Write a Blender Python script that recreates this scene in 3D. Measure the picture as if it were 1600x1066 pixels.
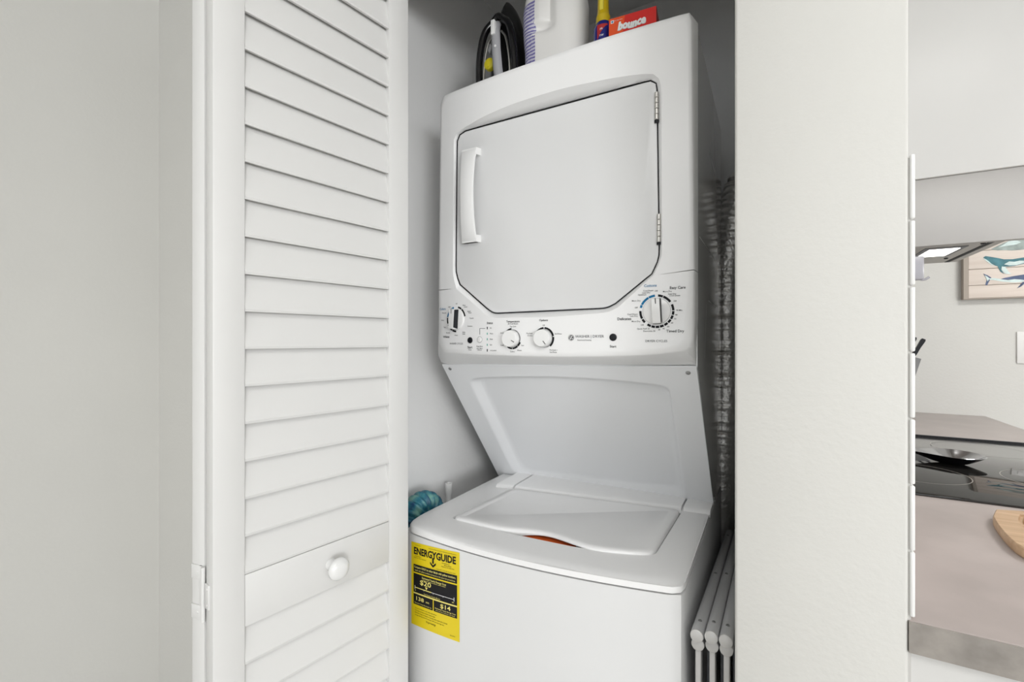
import bpy, bmesh, math, random
from mathutils import Vector, Matrix
random.seed(7)
for o in list(bpy.data.objects): bpy.data.objects.remove(o, do_unlink=True)
S = bpy.context.scene; C = S.collection
# ------------------------------------------------------------------ camera
TH = math.radians(29.5); FPX = 711.0; CU, CV = 800.0, 533.0
CAMZ = 1.27
cd = bpy.data.cameras.new('camera'); cam = bpy.data.objects.new('camera', cd); C.objects.link(cam)
cd.sensor_width = 36.0; cd.lens = 36.0*FPX/1600.0; cd.clip_start = 0.02; cd.clip_end = 50
cam.location = (0, 0, CAMZ); cam.rotation_euler = (math.pi/2, 0, TH)
S.camera = cam
# ------------------------------------------------------------------ light
S.view_settings.view_transform = 'Standard'; S.view_settings.look = 'None'
S.view_settings.gamma = 1.0; S.view_settings.use_curve_mapping = False
S.view_settings.exposure = 0.0
W = bpy.data.worlds.new('world'); S.world = W; W.use_nodes = True
W.node_tree.nodes['Background'].inputs[0].default_value = (0.86, 0.93, 1.0, 1)
W.node_tree.nodes['Background'].inputs[1].default_value = 0.85
def area(name, loc, rot, sx, sy, energy, col=(1, 1, 1)):
    l = bpy.data.lights.new(name, 'AREA'); l.shape = 'RECTANGLE'; l.size = sx; l.size_y = sy
    l.energy = energy; l.color = col
    o = bpy.data.objects.new(name, l); C.objects.link(o); o.location = loc; o.rotation_euler = rot
    return o
# daylight through the windows on the far side of the room and behind the camera; unseen overhead fills added to brighten closet and kitchen
area('window_daylight', (5.1, -4.2, 1.65), (math.radians(90), 0, math.radians(90)), 2.4, 1.35, 190, (0.98, 0.99, 1.0))
area('weak_side_fill', (5.1, -1.6, 1.65), (math.radians(90), 0, math.radians(90)), 2.4, 1.35, 42, (0.98, 0.99, 1.0))  # added weaker side light to balance the walls; there is no curtain
area('rear_daylight', (0.4, -5.5, 1.5), (math.radians(90), 0, 0), 2.8, 1.7, 19, (0.97, 0.985, 1.0))
area('overhead_fill', (0.62, -0.9, 2.36), (0, 0, 0), 1.0, 1.0, 21, (1.0, 0.99, 0.975))
area('kitchen_overhead_fill', (1.3, 1.5, 2.36), (0, 0, 0), 0.5, 0.5, 21, (1.0, 0.985, 0.965))

# ------------------------------------------------------------------ pixel helpers (1600x1066)
ST, CT = math.sin(TH), math.cos(TH)
def ray(u, v):
    t = (u-CU)/FPX; w = (CV-v)/FPX
    return Vector((-ST+t*CT, CT+t*ST, w))
O = Vector((0, 0, CAMZ))
def onY(u, v, Y): d = ray(u, v); return O+d*(Y/d.y)
def onX(u, v, X): d = ray(u, v); return O+d*(X/d.x)
def onZ(u, v, Z): d = ray(u, v); return O+d*((Z-CAMZ)/d.z)
def onP(u, v, p0, n): d = ray(u, v); return O+d*((p0-O).dot(n)/d.dot(n))
def onF(u, v, fn, y0=0.9):
    Y = y0
    for _ in range(8):
        p = onY(u, v, Y); Y = fn(p.x)
    return onY(u, v, Y)

# ------------------------------------------------------------------ materials
M = {}
def mat(name, col, rough=0.5, metal=0.0, bump=0.0, bscale=60, var=0.0, vscale=6, coat=0.0, emit=0, alpha=None, trans=0, spec=None):
    m = bpy.data.materials.new(name); m.use_nodes = True; nt = m.node_tree; b = nt.nodes['Principled BSDF']
    b.inputs['Base Color'].default_value = (*col, 1); b.inputs['Roughness'].default_value = rough
    b.inputs['Metallic'].default_value = metal; b.inputs['Coat Weight'].default_value = coat
    b.inputs['Coat Roughness'].default_value = 0.08
    if spec is not None: b.inputs['Specular IOR Level'].default_value = spec
    if trans: b.inputs['Transmission Weight'].default_value = trans
    if emit:
        b.inputs['Emission Color'].default_value = (*col, 1); b.inputs['Emission Strength'].default_value = emit
    tc = nt.nodes.new('ShaderNodeTexCoord')
    if bump:
        n = nt.nodes.new('ShaderNodeTexNoise'); n.inputs['Scale'].default_value = bscale; n.inputs['Detail'].default_value = 4
        bp = nt.nodes.new('ShaderNodeBump'); bp.inputs['Strength'].default_value = bump; bp.inputs['Distance'].default_value = 0.004
        nt.links.new(tc.outputs['Object'], n.inputs['Vector']); nt.links.new(n.outputs['Fac'], bp.inputs['Height'])
        nt.links.new(bp.outputs['Normal'], b.inputs['Normal'])
    if var:
        n = nt.nodes.new('ShaderNodeTexNoise'); n.inputs['Scale'].default_value = vscale; n.inputs['Detail'].default_value = 5
        r = nt.nodes.new('ShaderNodeValToRGB')
        r.color_ramp.elements[0].position = 0.3; r.color_ramp.elements[1].position = 0.7
        r.color_ramp.elements[0].color = (*[c*(1-var) for c in col], 1)
        r.color_ramp.elements[1].color = (*[min(1, c*(1+var)) for c in col], 1)
        nt.links.new(tc.outputs['Object'], n.inputs['Vector']); nt.links.new(n.outputs['Fac'], r.inputs['Fac'])
        nt.links.new(r.outputs['Color'], b.inputs['Base Color'])
    M[name] = m
    return m
mat('wall_paint', (0.655, 0.648, 0.618), 0.75, bump=0.15, bscale=110, var=0.014, vscale=3)
mat('closet_lifted_paint', (0.90, 0.90, 0.895), 0.7, bump=0.10, bscale=90, var=0.01, vscale=3)  # wall paint made lighter in colour to brighten the dim closet
mat('ceiling_paint', (0.82, 0.82, 0.81), 0.8, bump=0.1, bscale=120)
mat('floor_tile', (0.42, 0.40, 0.37), 0.35, var=0.12, vscale=4)
mat('door_paint', (0.715, 0.712, 0.70), 0.42, bump=0.05, bscale=40, var=0.008)
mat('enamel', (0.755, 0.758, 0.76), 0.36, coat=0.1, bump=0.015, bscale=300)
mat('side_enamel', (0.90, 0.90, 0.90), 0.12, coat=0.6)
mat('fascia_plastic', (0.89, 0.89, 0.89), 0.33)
mat('panel_paint', (0.88, 0.89, 0.905), 0.38)
mat('gap_dark', (0.02, 0.02, 0.022), 0.7)
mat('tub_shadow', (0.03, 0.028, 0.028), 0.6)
mat('orange', (0.85, 0.16, 0.03), 0.5, emit=0)
mat('print_dark', (0.012, 0.012, 0.014), 0.6, spec=0.2)
mat('print_grey', (0.12, 0.12, 0.13), 0.6, spec=0.2)
mat('print_blue', (0.015, 0.17, 0.36), 0.6, spec=0.2)
mat('print_green', (0.10, 0.42, 0.33), 0.5)
mat('black_plastic', (0.008, 0.009, 0.012), 0.4, spec=0.3)
mat('black_gloss', (0.006, 0.006, 0.007), 0.10)
mat('white_plastic', (0.85, 0.85, 0.845), 0.3)
mat('knob_white', (0.86, 0.86, 0.855), 0.22, coat=0.3)
mat('porcelain', (0.80, 0.80, 0.79), 0.12, coat=0.5)
mat('chrome', (0.62, 0.61, 0.58), 0.28, metal=1.0)
mat('screw_metal', (0.45, 0.45, 0.45), 0.35, metal=1.0)
mat('label_yellow', (0.80, 0.62, 0.005), 0.5)
mat('label_pale', (0.88, 0.78, 0.22), 0.5)
mat('foil', (0.90, 0.88, 0.85), 0.38, metal=0.8, bump=0.9, bscale=70)
mat('rack_metal', (0.66, 0.66, 0.67), 0.38, metal=0.15)
mat('rack_dark', (0.14, 0.145, 0.16), 0.5)
mat('rack_leg', (0.64, 0.63, 0.62), 0.45, metal=0.2)
mat('jug_white', (0.84, 0.83, 0.81), 0.38)
mat('iron_grey', (0.40, 0.40, 0.42), 0.3)
mat('iron_smoke', (0.010, 0.010, 0.010), 0.38, spec=0.3)
mat('iron_yellow', (0.72, 0.62, 0.02), 0.4)
mat('bottle_blue', (0.012, 0.02, 0.20), 0.25)
mat('bottle_yellow', (0.62, 0.44, 0.01), 0.35)
mat('bottle_pale_yellow', (0.78, 0.66, 0.06), 0.35)
mat('bottle_red', (0.45, 0.02, 0.02), 0.35)
mat('box_orange', (0.80, 0.085, 0.012), 0.4)
mat('box_red', (0.68, 0.016, 0.012), 0.4)
mat('box_dark_red', (0.33, 0.008, 0.01), 0.4)
mat('print_white', (0.88, 0.88, 0.88), 0.5)
mat('pvc', (0.93, 0.93, 0.92), 0.4)
mat('quartz', (0.44, 0.385, 0.365), 0.32, var=0.09, vscale=9, bump=0.02, bscale=40)
mat('quartz_edge', (0.30, 0.275, 0.25), 0.55, var=0.25, vscale=26, bump=0.15, bscale=60)
mat('cabinet_white', (0.67, 0.665, 0.65), 0.3)
mat('tile_glaze', (0.85, 0.85, 0.84), 0.10, coat=0.4)
mat('grout', (0.55, 0.54, 0.52), 0.85, bump=0.1, bscale=200)
mat('ceran', (0.016, 0.015, 0.014), 0.03, spec=0.75)
mat('zone_ring', (0.30, 0.28, 0.25), 0.3)
mat('hood_steel', (0.45, 0.437, 0.425), 0.45, metal=0.3)
mat('hood_under', (0.42, 0.40, 0.375), 0.40, metal=0.6)
mat('lamp_glass', (1.0, 0.98, 0.93), 0.3, emit=3.0)
mat('clear_plastic', (0.50, 0.49, 0.53), 0.2, trans=0.3)
mat('steel', (0.66, 0.66, 0.68), 0.14, metal=1.0)
mat('knife_block', (0.30, 0.30, 0.30), 0.2, trans=0.3)
mat('plate_white', (0.80, 0.79, 0.77), 0.35)
mat('canvas_edge', (0.40, 0.35, 0.30), 0.7)
mat('whale_teal', (0.07, 0.20, 0.235), 0.7, var=0.35, vscale=30)
mat('whale_navy', (0.09, 0.12, 0.21), 0.7, var=0.35, vscale=30)
mat('whale_grey', (0.34, 0.40, 0.38), 0.7, var=0.3, vscale=30)
mat('whale_pale', (0.66, 0.78, 0.76), 0.7, var=0.12, vscale=40)
def wood(name, c1, c2, scale, axis, rough=0.5, stretch=12):
    m = bpy.data.materials.new(name); m.use_nodes = True; nt = m.node_tree; b = nt.nodes['Principled BSDF']
    b.inputs['Roughness'].default_value = rough
    tc = nt.nodes.new('ShaderNodeTexCoord'); mp = nt.nodes.new('ShaderNodeMapping')
    sc = [scale*stretch]*3; sc[axis] = scale; mp.inputs['Scale'].default_value = sc
    n = nt.nodes.new('ShaderNodeTexNoise'); n.inputs['Scale'].default_value = 1.0; n.inputs['Detail'].default_value = 5
    r = nt.nodes.new('ShaderNodeValToRGB'); r.color_ramp.elements[0].position = 0.3; r.color_ramp.elements[1].position = 0.72
    r.color_ramp.elements[0].color = (*c1, 1); r.color_ramp.elements[1].color = (*c2, 1)
    nt.links.new(tc.outputs['Object'], mp.inputs['Vector']); nt.links.new(mp.outputs['Vector'], n.inputs['Vector'])
    nt.links.new(n.outputs['Fac'], r.inputs['Fac']); nt.links.new(r.outputs['Color'], b.inputs['Base Color'])
    M[name] = m
wood('board_wood', (0.43, 0.27, 0.15), (0.62, 0.43, 0.27), 6, 0, 0.45, 9)
wood('picture_wood', (0.70, 0.61, 0.54), (0.80, 0.72, 0.65), 4, 0, 0.75, 14)
def hose_mat():
    m = bpy.data.materials.new('hose_fabric'); m.use_nodes = True; nt = m.node_tree; b = nt.nodes['Principled BSDF']
    b.inputs['Roughness'].default_value = 0.42
    tc = nt.nodes.new('ShaderNodeTexCoord'); n = nt.nodes.new('ShaderNodeTexNoise'); n.inputs['Scale'].default_value = 34; n.inputs['Detail'].default_value = 3
    r = nt.nodes.new('ShaderNodeValToRGB'); cr = r.color_ramp
    cr.elements[0].position = 0.34; cr.elements[0].color = (0.01, 0.05, 0.13, 1); cr.elements[1].position = 0.7; cr.elements[1].color = (0.20, 0.42, 0.36, 1)
    e = cr.elements.new(0.5); e.color = (0.03, 0.20, 0.27, 1)
    nt.links.new(tc.outputs['Object'], n.inputs['Vector']); nt.links.new(n.outputs['Fac'], r.inputs['Fac']); nt.links.new(r.outputs['Color'], b.inputs['Base Color'])
    M['hose_fabric'] = m
hose_mat()
def jug_label_mat():
    # printed back label: slanted lines of violet small print on a pale sticker
    m = bpy.data.materials.new('jug_label'); m.use_nodes = True; nt = m.node_tree; b = nt.nodes['Principled BSDF']
    b.inputs['Roughness'].default_value = 0.4
    tc = nt.nodes.new('ShaderNodeTexCoord')
    w = nt.nodes.new('ShaderNodeTexWave'); w.bands_direction = 'Z'; w.inputs['Scale'].default_value = 38; w.inputs['Distortion'].default_value = 3.0
    n = nt.nodes.new('ShaderNodeTexNoise'); n.inputs['Scale'].default_value = 160
    mx = nt.nodes.new('ShaderNodeMath'); mx.operation = 'MULTIPLY'
    r = nt.nodes.new('ShaderNodeValToRGB'); r.color_ramp.elements[0].position = 0.16; r.color_ramp.elements[1].position = 0.36
    r.color_ramp.elements[0].color = (0.62, 0.61, 0.70, 1); r.color_ramp.elements[1].color = (0.17, 0.15, 0.40, 1)
    nt.links.new(tc.outputs['Object'], w.inputs['Vector']); nt.links.new(tc.outputs['Object'], n.inputs['Vector'])
    nt.links.new(w.outputs['Fac'], mx.inputs[0]); nt.links.new(n.outputs['Fac'], mx.inputs[1])
    nt.links.new(mx.outputs[0], r.inputs['Fac']); nt.links.new(r.outputs['Color'], b.inputs['Base Color'])
    M['jug_label'] = m
jug_label_mat()

# ------------------------------------------------------------------ mesh helpers
def root_off(p):
    v = Vector((0, 0, 0))
    while p is not None: v = v+p.location; p = p.parent
    return v
def obj(name, verts, faces, m, parent=None, smooth=False, midx=None, sharp=None):
    off = root_off(parent) if parent is not None else Vector((0, 0, 0))
    me = bpy.data.meshes.new(name); me.from_pydata([tuple(Vector(v)-off) for v in verts], [], faces)
    ms = m if isinstance(m, (list, tuple)) else [m]
    for k in ms: me.materials.append(M[k])
    if midx: me.polygons.foreach_set('material_index', midx)
    bm = bmesh.new(); bm.from_mesh(me); bmesh.ops.recalc_face_normals(bm, faces=bm.faces); bm.to_mesh(me); bm.free()
    if smooth:
        me.polygons.foreach_set('use_smooth', [True]*len(me.polygons))
        me.set_sharp_from_angle(angle=math.radians(sharp if sharp else 40))
    o = bpy.data.objects.new(name, me); C.objects.link(o); o.parent = parent
    return o
def empty(name, loc, label=None, cat=None, group=None, kind=None):
    o = bpy.data.objects.new(name, None); C.objects.link(o); o.location = loc; o.empty_display_size = 0.05
    return tag(o, label, cat, group, kind)
def tag(o, label=None, cat=None, group=None, kind=None):
    if label: o['label'] = label
    if cat: o['category'] = cat
    if group: o['group'] = group
    if kind: o['kind'] = kind
    return o
class MB:
    def __init__(s): s.v = []; s.f = []; s.mi = []; s.cur = 0
    def add(s, vs, fs):
        n = len(s.v); s.v += [Vector(a) for a in vs]; s.f += [tuple(i+n for i in f) for f in fs]; s.mi += [s.cur]*len(fs)
    def box(s, a, b, bev=0.0, mtx=None, seg=2):
        a, b = Vector(a), Vector(b)
        if bev <= 0:
            vs = [Vector((x, y, z)) for x in (a.x, b.x) for y in (a.y, b.y) for z in (a.z, b.z)]
            fs = [(0, 1, 3, 2), (4, 6, 7, 5), (0, 4, 5, 1), (2, 3, 7, 6), (0, 2, 6, 4), (1, 5, 7, 3)]
        else:
            bm = bmesh.new(); bmesh.ops.create_cube(bm, size=1)
            for v in bm.verts: v.co = Vector(((v.co.x+.5)*(b.x-a.x)+a.x, (v.co.y+.5)*(b.y-a.y)+a.y, (v.co.z+.5)*(b.z-a.z)+a.z))
            bmesh.ops.bevel(bm, geom=list(bm.edges), offset=bev, segments=seg, affect='EDGES', profile=0.5)
            bm.verts.index_update(); vs = [v.co.copy() for v in bm.verts]; fs = [tuple(v.index for v in f.verts) for f in bm.faces]; bm.free()
        if mtx: vs = [mtx@v for v in vs]
        s.add(vs, fs)
    def loft(s, rings, closed=True, cap0=False, cap1=False):
        n = len(rings[0]); vs = [p for r in rings for p in r]; fs = []
        for i in range(len(rings)-1):
            for j in range(n if closed else n-1):
                k = (j+1) % n
                fs.append((i*n+j, i*n+k, (i+1)*n+k, (i+1)*n+j))
        if cap0: fs.append(tuple(range(n-1, -1, -1)))
        if cap1: fs.append(tuple((len(rings)-1)*n+j for j in range(n)))
        s.add(vs, fs)
    def tube(s, path, r, n=12, cap=True, flat=1.0):
        path = [Vector(p) for p in path]; rings = []; up = Vector((0, 0, 1)); prev = None
        for i, p in enumerate(path):
            t = (path[min(i+1, len(path)-1)]-path[max(i-1, 0)]).normalized()
            if prev is None:
                a = up if abs(t.dot(up)) < 0.95 else Vector((1, 0, 0))
                x = t.cross(a).normalized()
            else: x = (prev-t*prev.dot(t)).normalized()
            prev = x; y = t.cross(x); rr = r[i] if isinstance(r, (list, tuple)) else r
            rings.append([p+(x*math.cos(2*math.pi*k/n)+y*math.sin(2*math.pi*k/n)*flat)*rr for k in range(n)])
        s.loft(rings, True, cap, cap)
    def lathe(s, prof, c, n=32, ax=None, cap=True):
        # prof: (radius, height) along axis ax from point c
        ax = Vector(ax or (0, 0, 1)).normalized(); a = Vector((1, 0, 0)) if abs(ax.x) < .8 else Vector((0, 1, 0))
        x = (a-ax*a.dot(ax)).normalized(); y = ax.cross(x); c = Vector(c)
        s.loft([[c+ax*h+(x*math.cos(2*math.pi*k/n)+y*math.sin(2*math.pi*k/n))*r for k in range(n)] for r, h in prof], True, cap, cap)
    def poly(s, pts): s.add(pts, [tuple(range(len(pts)))])
    def prism(s, pts, d):
        d = Vector(d); p = [Vector(q) for q in pts]; s.loft([p, [q+d for q in p]], True, True, True)
    def obj(s, name, m, parent=None, smooth=False, sharp=None):
        return obj(name, s.v, s.f, m, parent, smooth, s.mi if isinstance(m, (list, tuple)) else None, sharp)
def box(name, a, b, m, parent=None, bev=0.0, smooth=False):
    q = MB(); q.box(a, b, bev); return q.obj(name, m, parent, smooth or bev > 0, 50)
def rounded(pts, rad, seg=6, closed=False):
    """polyline with rounded corners; rad one number per point (or one for all)"""
    out = []; n = len(pts); pts = [Vector(p) for p in pts]
    for i, p in enumerate(pts):
        r = rad[i] if isinstance(rad, (list, tuple)) else rad
        if r <= 0 or (not closed and i in (0, n-1)): out.append(p); continue
        a, b = pts[i-1], pts[(i+1) % n]; da, db = (a-p), (b-p)
        l = min(r, da.length*.49, db.length*.49); A = p+da.normalized()*l; B = p+db.normalized()*l
        for k in range(seg+1):
            t = k/seg; out.append(A*(1-t)**2+p*2*t*(1-t)+B*t*t)
    return out
def resample(pts, n):
    pts = [Vector(p) for p in pts]; L = [0]
    for a, b in zip(pts, pts[1:]): L.append(L[-1]+(b-a).length)
    out = []; j = 0
    for i in range(n):
        d = L[-1]*i/(n-1)
        while j < len(L)-2 and L[j+1] < d: j += 1
        t = (d-L[j])/max(1e-9, L[j+1]-L[j]); out.append(pts[j]*(1-t)+pts[j+1]*t)
    return out
def smoothpath(pts, n):
    """Catmull-Rom through the points"""
    p = [Vector(q) for q in pts]; p = [p[0]*2-p[1]]+p+[p[-1]*2-p[-2]]; out = []
    for i in range(1, len(p)-2):
        for k in range(n):
            t = k/n; a, b, c, d = p[i-1:i+3]
            out.append(0.5*((2*b)+(c-a)*t+(2*a-5*b+4*c-d)*t*t+(3*b-a-3*c+d)*t**3))
    return out+[p[-2]]
_tc = {}
def text_mesh(txt, bold=False):
    key = (txt, bold)
    if key in _tc: return _tc[key]
    cu = bpy.data.curves.new('lettering_curve', 'FONT'); cu.body = txt; cu.align_x = 'CENTER'; cu.align_y = 'CENTER'; cu.size = 1.0; cu.resolution_u = 2
    cu.offset = {False: 0.004, True: 0.014, 2: 0.034}[bold]
    o = bpy.data.objects.new('lettering_tmp', cu); C.objects.link(o)
    dg = bpy.context.evaluated_depsgraph_get(); dg.update()
    me = bpy.data.meshes.new_from_object(o.evaluated_get(dg))
    vs = [v.co.copy() for v in me.vertices]; fs = [tuple(p.vertices) for p in me.polygons]
    bpy.data.objects.remove(o, do_unlink=True); bpy.data.meshes.remove(me); bpy.data.curves.remove(cu)
    if vs:   # normalise: centred, cap height ~ 1
        x0, x1 = min(v.x for v in vs), max(v.x for v in vs)
        for v in vs: v.x -= (x0+x1)/2
    _tc[key] = (vs, fs); return _tc[key]

# ================================================================== the setting
YW = 0.70                      # room face of the wall with the closet opening
XJ = -0.862; XR = -0.0418; XK = 0.1436   # left jamb, right jamb, kitchen face of the partition
YB = 1.62; YKB = 2.77; XLW = -1.674; HC = 2.45
def struct(name, a, b, m='wall_paint'): return tag(box(name, a, b, m), kind='structure')
struct('floor', (-1.9, -5.8, -0.06), (5.4, 2.95, 0.0), 'floor_tile')
struct('ceiling', (-1.9, -5.8, HC), (5.4, 2.95, HC+0.08), 'ceiling_paint')
struct('wall_left', (XLW-0.12, -5.6, 0), (XLW, YW, HC))
struct('wall_closet_front', (XLW-0.12, YW, 0), (XJ, YW+0.11, HC))
struct('wall_closet_header', (XJ, YW, 2.16), (XR, YW+0.11, HC))
struct('wall_closet_left', (XJ-0.10, YW+0.11, 0), (XJ, YB, HC), 'closet_lifted_paint')
struct('wall_closet_back', (XJ-0.10, YB, 0), (XR, YB+0.10, HC), 'closet_lifted_paint')
q = MB(); q.box((XR, YW, 0), (XK, YKB, HC), 0.004)
tag(q.obj('wall_partition', 'wall_paint', None, True, 50), kind='structure')
struct('wall_kitchen_back', (XR, YKB, 0), (5.3, YKB+0.1, HC))
# right and rear walls of the room with the two windows that light it
q = MB(); XE = 5.2
WIN = ((-5.4, -3.0), (-2.8, -0.4))
q.box((XE, -5.6, 0), (XE+.1, YKB, 0.95)); q.box((XE, -5.6, 2.35), (XE+.1, YKB, HC))
for ya, yb in ((-5.6, -5.4), (-3.0, -2.8), (-0.4, YKB)): q.box((XE, ya, 0.95), (XE+.1, yb, 2.35))
tag(q.obj('wall_right', 'wall_paint'), kind='structure')
q = MB(); q.box((XLW-.12, -5.7, 0), (-1.05, -5.6, HC)); q.box((3.45, -5.7, 0), (XE+.1, -5.6, HC)); q.box((-1.05, -5.7, 0), (3.45, -5.6, .3)); q.box((-1.05, -5.7, 2.37), (3.45, -5.6, HC))
tag(q.obj('wall_rear', 'wall_paint'), kind='structure')
def window(name, a, b, vert):
    e = tag(empty(name, (a[0], a[1], a[2])), kind='structure'); q = MB(); t = .05
    def bar(p, r): q.box(p, r)
    if vert == 'x':   # window lies along x
        for x0, x1, z0, z1 in ((a[0], b[0], a[2], a[2]+t), (a[0], b[0], b[2]-t, b[2]), (a[0], a[0]+t, a[2], b[2]), (b[0]-t, b[0], a[2], b[2]), ((a[0]+b[0])/2-t/2, (a[0]+b[0])/2+t/2, a[2], b[2])):
            bar((x0, a[1], z0), (x1, b[1], z1))
    else:
        for y0, y1, z0, z1 in ((a[1], b[1], a[2], a[2]+t), (a[1], b[1], b[2]-t, b[2]), (a[1], a[1]+t, a[2], b[2]), (b[1]-t, b[1], a[2], b[2])):
            bar((a[0], y0, z0), (b[0], y1, z1))
    q.obj('window_frame', 'cabinet_white', e)
window('window_1', (-1.05, -5.67, .3), (3.45, -5.62, 2.37), 'x')
window('window_2', (XE+.02, -5.4, .95), (XE+.08, -3.0, 2.35), 'y')
window('window_3', (XE+.02, -2.8, .95), (XE+.08, -0.4, 2.35), 'y')

# ================================================================== bifold louvre door
door = empty('door_1', (-0.748, 0.38, 0.0), 'white louvred bifold closet door folded open with round knob', None, None, 'structure')
PW, PT, SW = 0.3696, 0.028, 0.0455     # panel width, thickness, stile width
PITCH = 0.0597; ZJ0 = 0.899; RAILB = 0.815
slatA = None
def panel(origin, ang, sgn):
    """local x along the panel from the hinge, local y*sgn inward from the room face"""
    mx = Matrix.Rotation(ang, 4, 'Z'); mx.translation = Vector((origin[0], origin[1], 0))
    def put(name, q, smooth=True, m='door_paint'):
        for v in q.v: v.y *= sgn
        o = obj(name, q.v, q.f, m, None, smooth, None, 40)
        o.parent = door; o.rotation_euler = (0, 0, ang); o.location = Vector((origin[0], origin[1], 0))-door.location
        return o
    for x0, x1 in ((0, SW), (PW-SW-.004, PW)):
        q = MB(); q.box((x0, 0, .015), (x1, PT, 2.135), .002); put('stile', q)
    for z0, z1 in ((.015, .16), (RAILB, ZJ0-.0012), (2.06, 2.135)):
        q = MB(); q.box((SW, .001, z0), (PW-SW-.004, PT-.001, z1), .0015); put('rail', q)
    q = MB(); L = PW-2*SW-.004
    sec = [(.0015, 0.0), (.0005, .004), (.0135, .066), (.0195, .0645), (.0065, .0005)]
    q.loft([[(SW, y, z) for y, z in sec], [(SW+L, y, z) for y, z in sec]], True, True, True)
    z = ZJ0; first = None; zs = []
    while z+PITCH < 2.1: zs.append(z); z += PITCH
    z = RAILB-PITCH
    while z > .14: zs.append(z); z -= PITCH
    for z in zs:
        if first is None: first = put('louvre_slat', q, False); o = first
        else: o = first.copy(); C.objects.link(o); o.parent = door
        o.location = Vector((origin[0], origin[1], z))-door.location
        o.rotation_euler = (random.uniform(-.004, .004)*sgn, 0, ang)
    return mx
ANG_B = math.atan2(.988, .153); ANG_A = math.atan2(.988, -.153)
mB = panel((-0.7306, 0.375), ANG_B, 1)
mA = panel((-0.7927, 0.3757), ANG_A, -1)
# knob on the middle rail
kc = mB@Vector((0.192, 0, 0.859)); kn = (mB.to_3x3()@Vector((0, -1, 0))).normalized()
q = MB(); q.lathe([(.011, -.002), (.010, .006), (.0075, .012), (.010, .017), (.017, .0195), (.0198, .0235), (.0195, .028), (.0165, .0325), (.010, .0352), (.003, .036)], kc, 32, kn)
ko = q.obj('knob', 'porcelain', door, True, 70); ko['label'] = 'round white porcelain knob'
# folding hinge across the two panel ends
q = MB()
ZH = 0.878
for (mx, sg, x0, x1, hs) in ((mA, -1, 0.002, .026, ((-.042, -.020), (.020, .042))), (mB, 1, .012, .0265, ((-.019, .019),))):
    for h0, h1 in hs:
        a = (-.0022, min(sg*x0, sg*x1), ZH+h0); b = (.0004, max(sg*x0, sg*x1), ZH+h1)
        q.box(a, b, .0008, mx)
q.box((-.0020, -.0255, ZH-.042), (.0004, -.0195, ZH+.042), .0006, mA)
for zz in (-.031, .031): q.lathe([(.0022, 0), (.0018, .001)], mA@Vector((-.0022, -.016, ZH+zz)), 10, mA.to_3x3()@Vector((-1, 0, 0)))
for zz in (-.012, .012): q.lathe([(.0018, 0), (.0014, .001)], mB@Vector((-.0022, .017, ZH+zz)), 10, mB.to_3x3()@Vector((-1, 0, 0)))
pa = mA@Vector((-.003, -.0285, 0)); q.tube([(pa.x+.002, pa.y, ZH-.042), (pa.x+.002, pa.y, ZH+.042)], .0032, 10)
ho = q.obj('hinge', 'door_paint', door, True, 40); ho['label'] = 'white painted folding hinge'
# scuffs on the paint: two small dark nicks

# ================================================================== stacked washer and dryer
xl, xr = -0.7246, -0.1215; xc = (xl+xr)/2; wd = xr-xl
mach = empty('laundry_center', (xc, 1.1, 0), 'white stacked washer and dryer standing inside the closet', 'washer dryer')
YD = 0.905; BOW = 0.026
def bow(x):
    s = max(0, min(1, (x-xl)/wd)); return YD-BOW*(4*s*(1-s))**0.9
def F(p): return onF(p[0], p[1], bow)
V2 = lambda *a: [Vector((x, y)) for x, y in a]
# --- pixel outlines (door hole, fascia)
door_top = V2((713.5, 216), (722, 205.5), (1013, 127))
PX_doorA = rounded(V2((712.5, 452), (714, 207.8), (1027, 122.6), (1031, 421)), [0, 16, 15, 0], 8)
PX_doorB = [Vector((712.5, 452))*0+p for p in rounded(V2((712.2, 436), (718, 443), (768, 488.5), (782, 490.3), (944, 482.2), (963, 474.5), (1018, 429.5), (1030.5, 405)), [0, 8, 8, 6, 10, 8, 10, 0], 5)]
# whole door outline as pieces: A (upper, from left seam over the top to right seam), B (lower)
door_A = resample(rounded(V2((718.5, 445), (712, 428), (714, 207.8), (1027, 122.6), (1031, 404), (1019, 428.5)), [0, 10, 16, 15, 14, 0], 8), 81)
door_B = [resample(p, n) for p, n in (
    (V2((718.5, 445), (760, 482)), 12),
    (rounded(V2((760, 482), (771, 490.5), (948, 482.3), (962, 475)), [0, 8, 10, 0], 6), 41),
    (V2((962, 475), (1019, 428.5)), 12))]
hole_A = resample(rounded(V2((713, 451), (707.5, 430), (709, 212), (722, 201.5), (757, 181), (805, 160.5), (882, 137), (959, 121.5), (998, 116), (1024, 115), (1033.5, 128), (1034.5, 404), (1021, 430.5)), [0, 8, 10, 6, 30, 30, 30, 30, 14, 8, 8, 12, 0], 8), 81)
hole_B = [resample(p, n) for p, n in (
    (V2((713, 451), (756, 489)), 12),
    (rounded(V2((756, 489), (768, 497), (860, 495.5), (950, 488.5), (966, 480)), [0, 8, 20, 10, 0], 6), 41),
    (V2((966, 480), (1021, 430.5)), 12))]
out_A = resample(rounded(V2((684.6, 453), (688, 150), (767.6, 118), (863, 84.5), (952.6, 54.2), (1030, 31), (1080.5, 16), (1084.5, 421)), [0, 9, 40, 40, 40, 40, 9, 0], 8), 81)
out_B = [resample(p, n) for p, n in (
    (rounded(V2((684.6, 454.2), (684.0, 537), (692, 551.8)), [0, 8, 0], 5), 12),
    (smoothpath(V2((692, 551.8), (764, 555.6), (880, 558.4), (1006, 556), (1069, 549.5)), 10), 41),
    (rounded(V2((1069, 549.5), (1083.5, 542), (1084.5, 422.2)), [0, 10, 0], 6), 12))]
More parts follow.
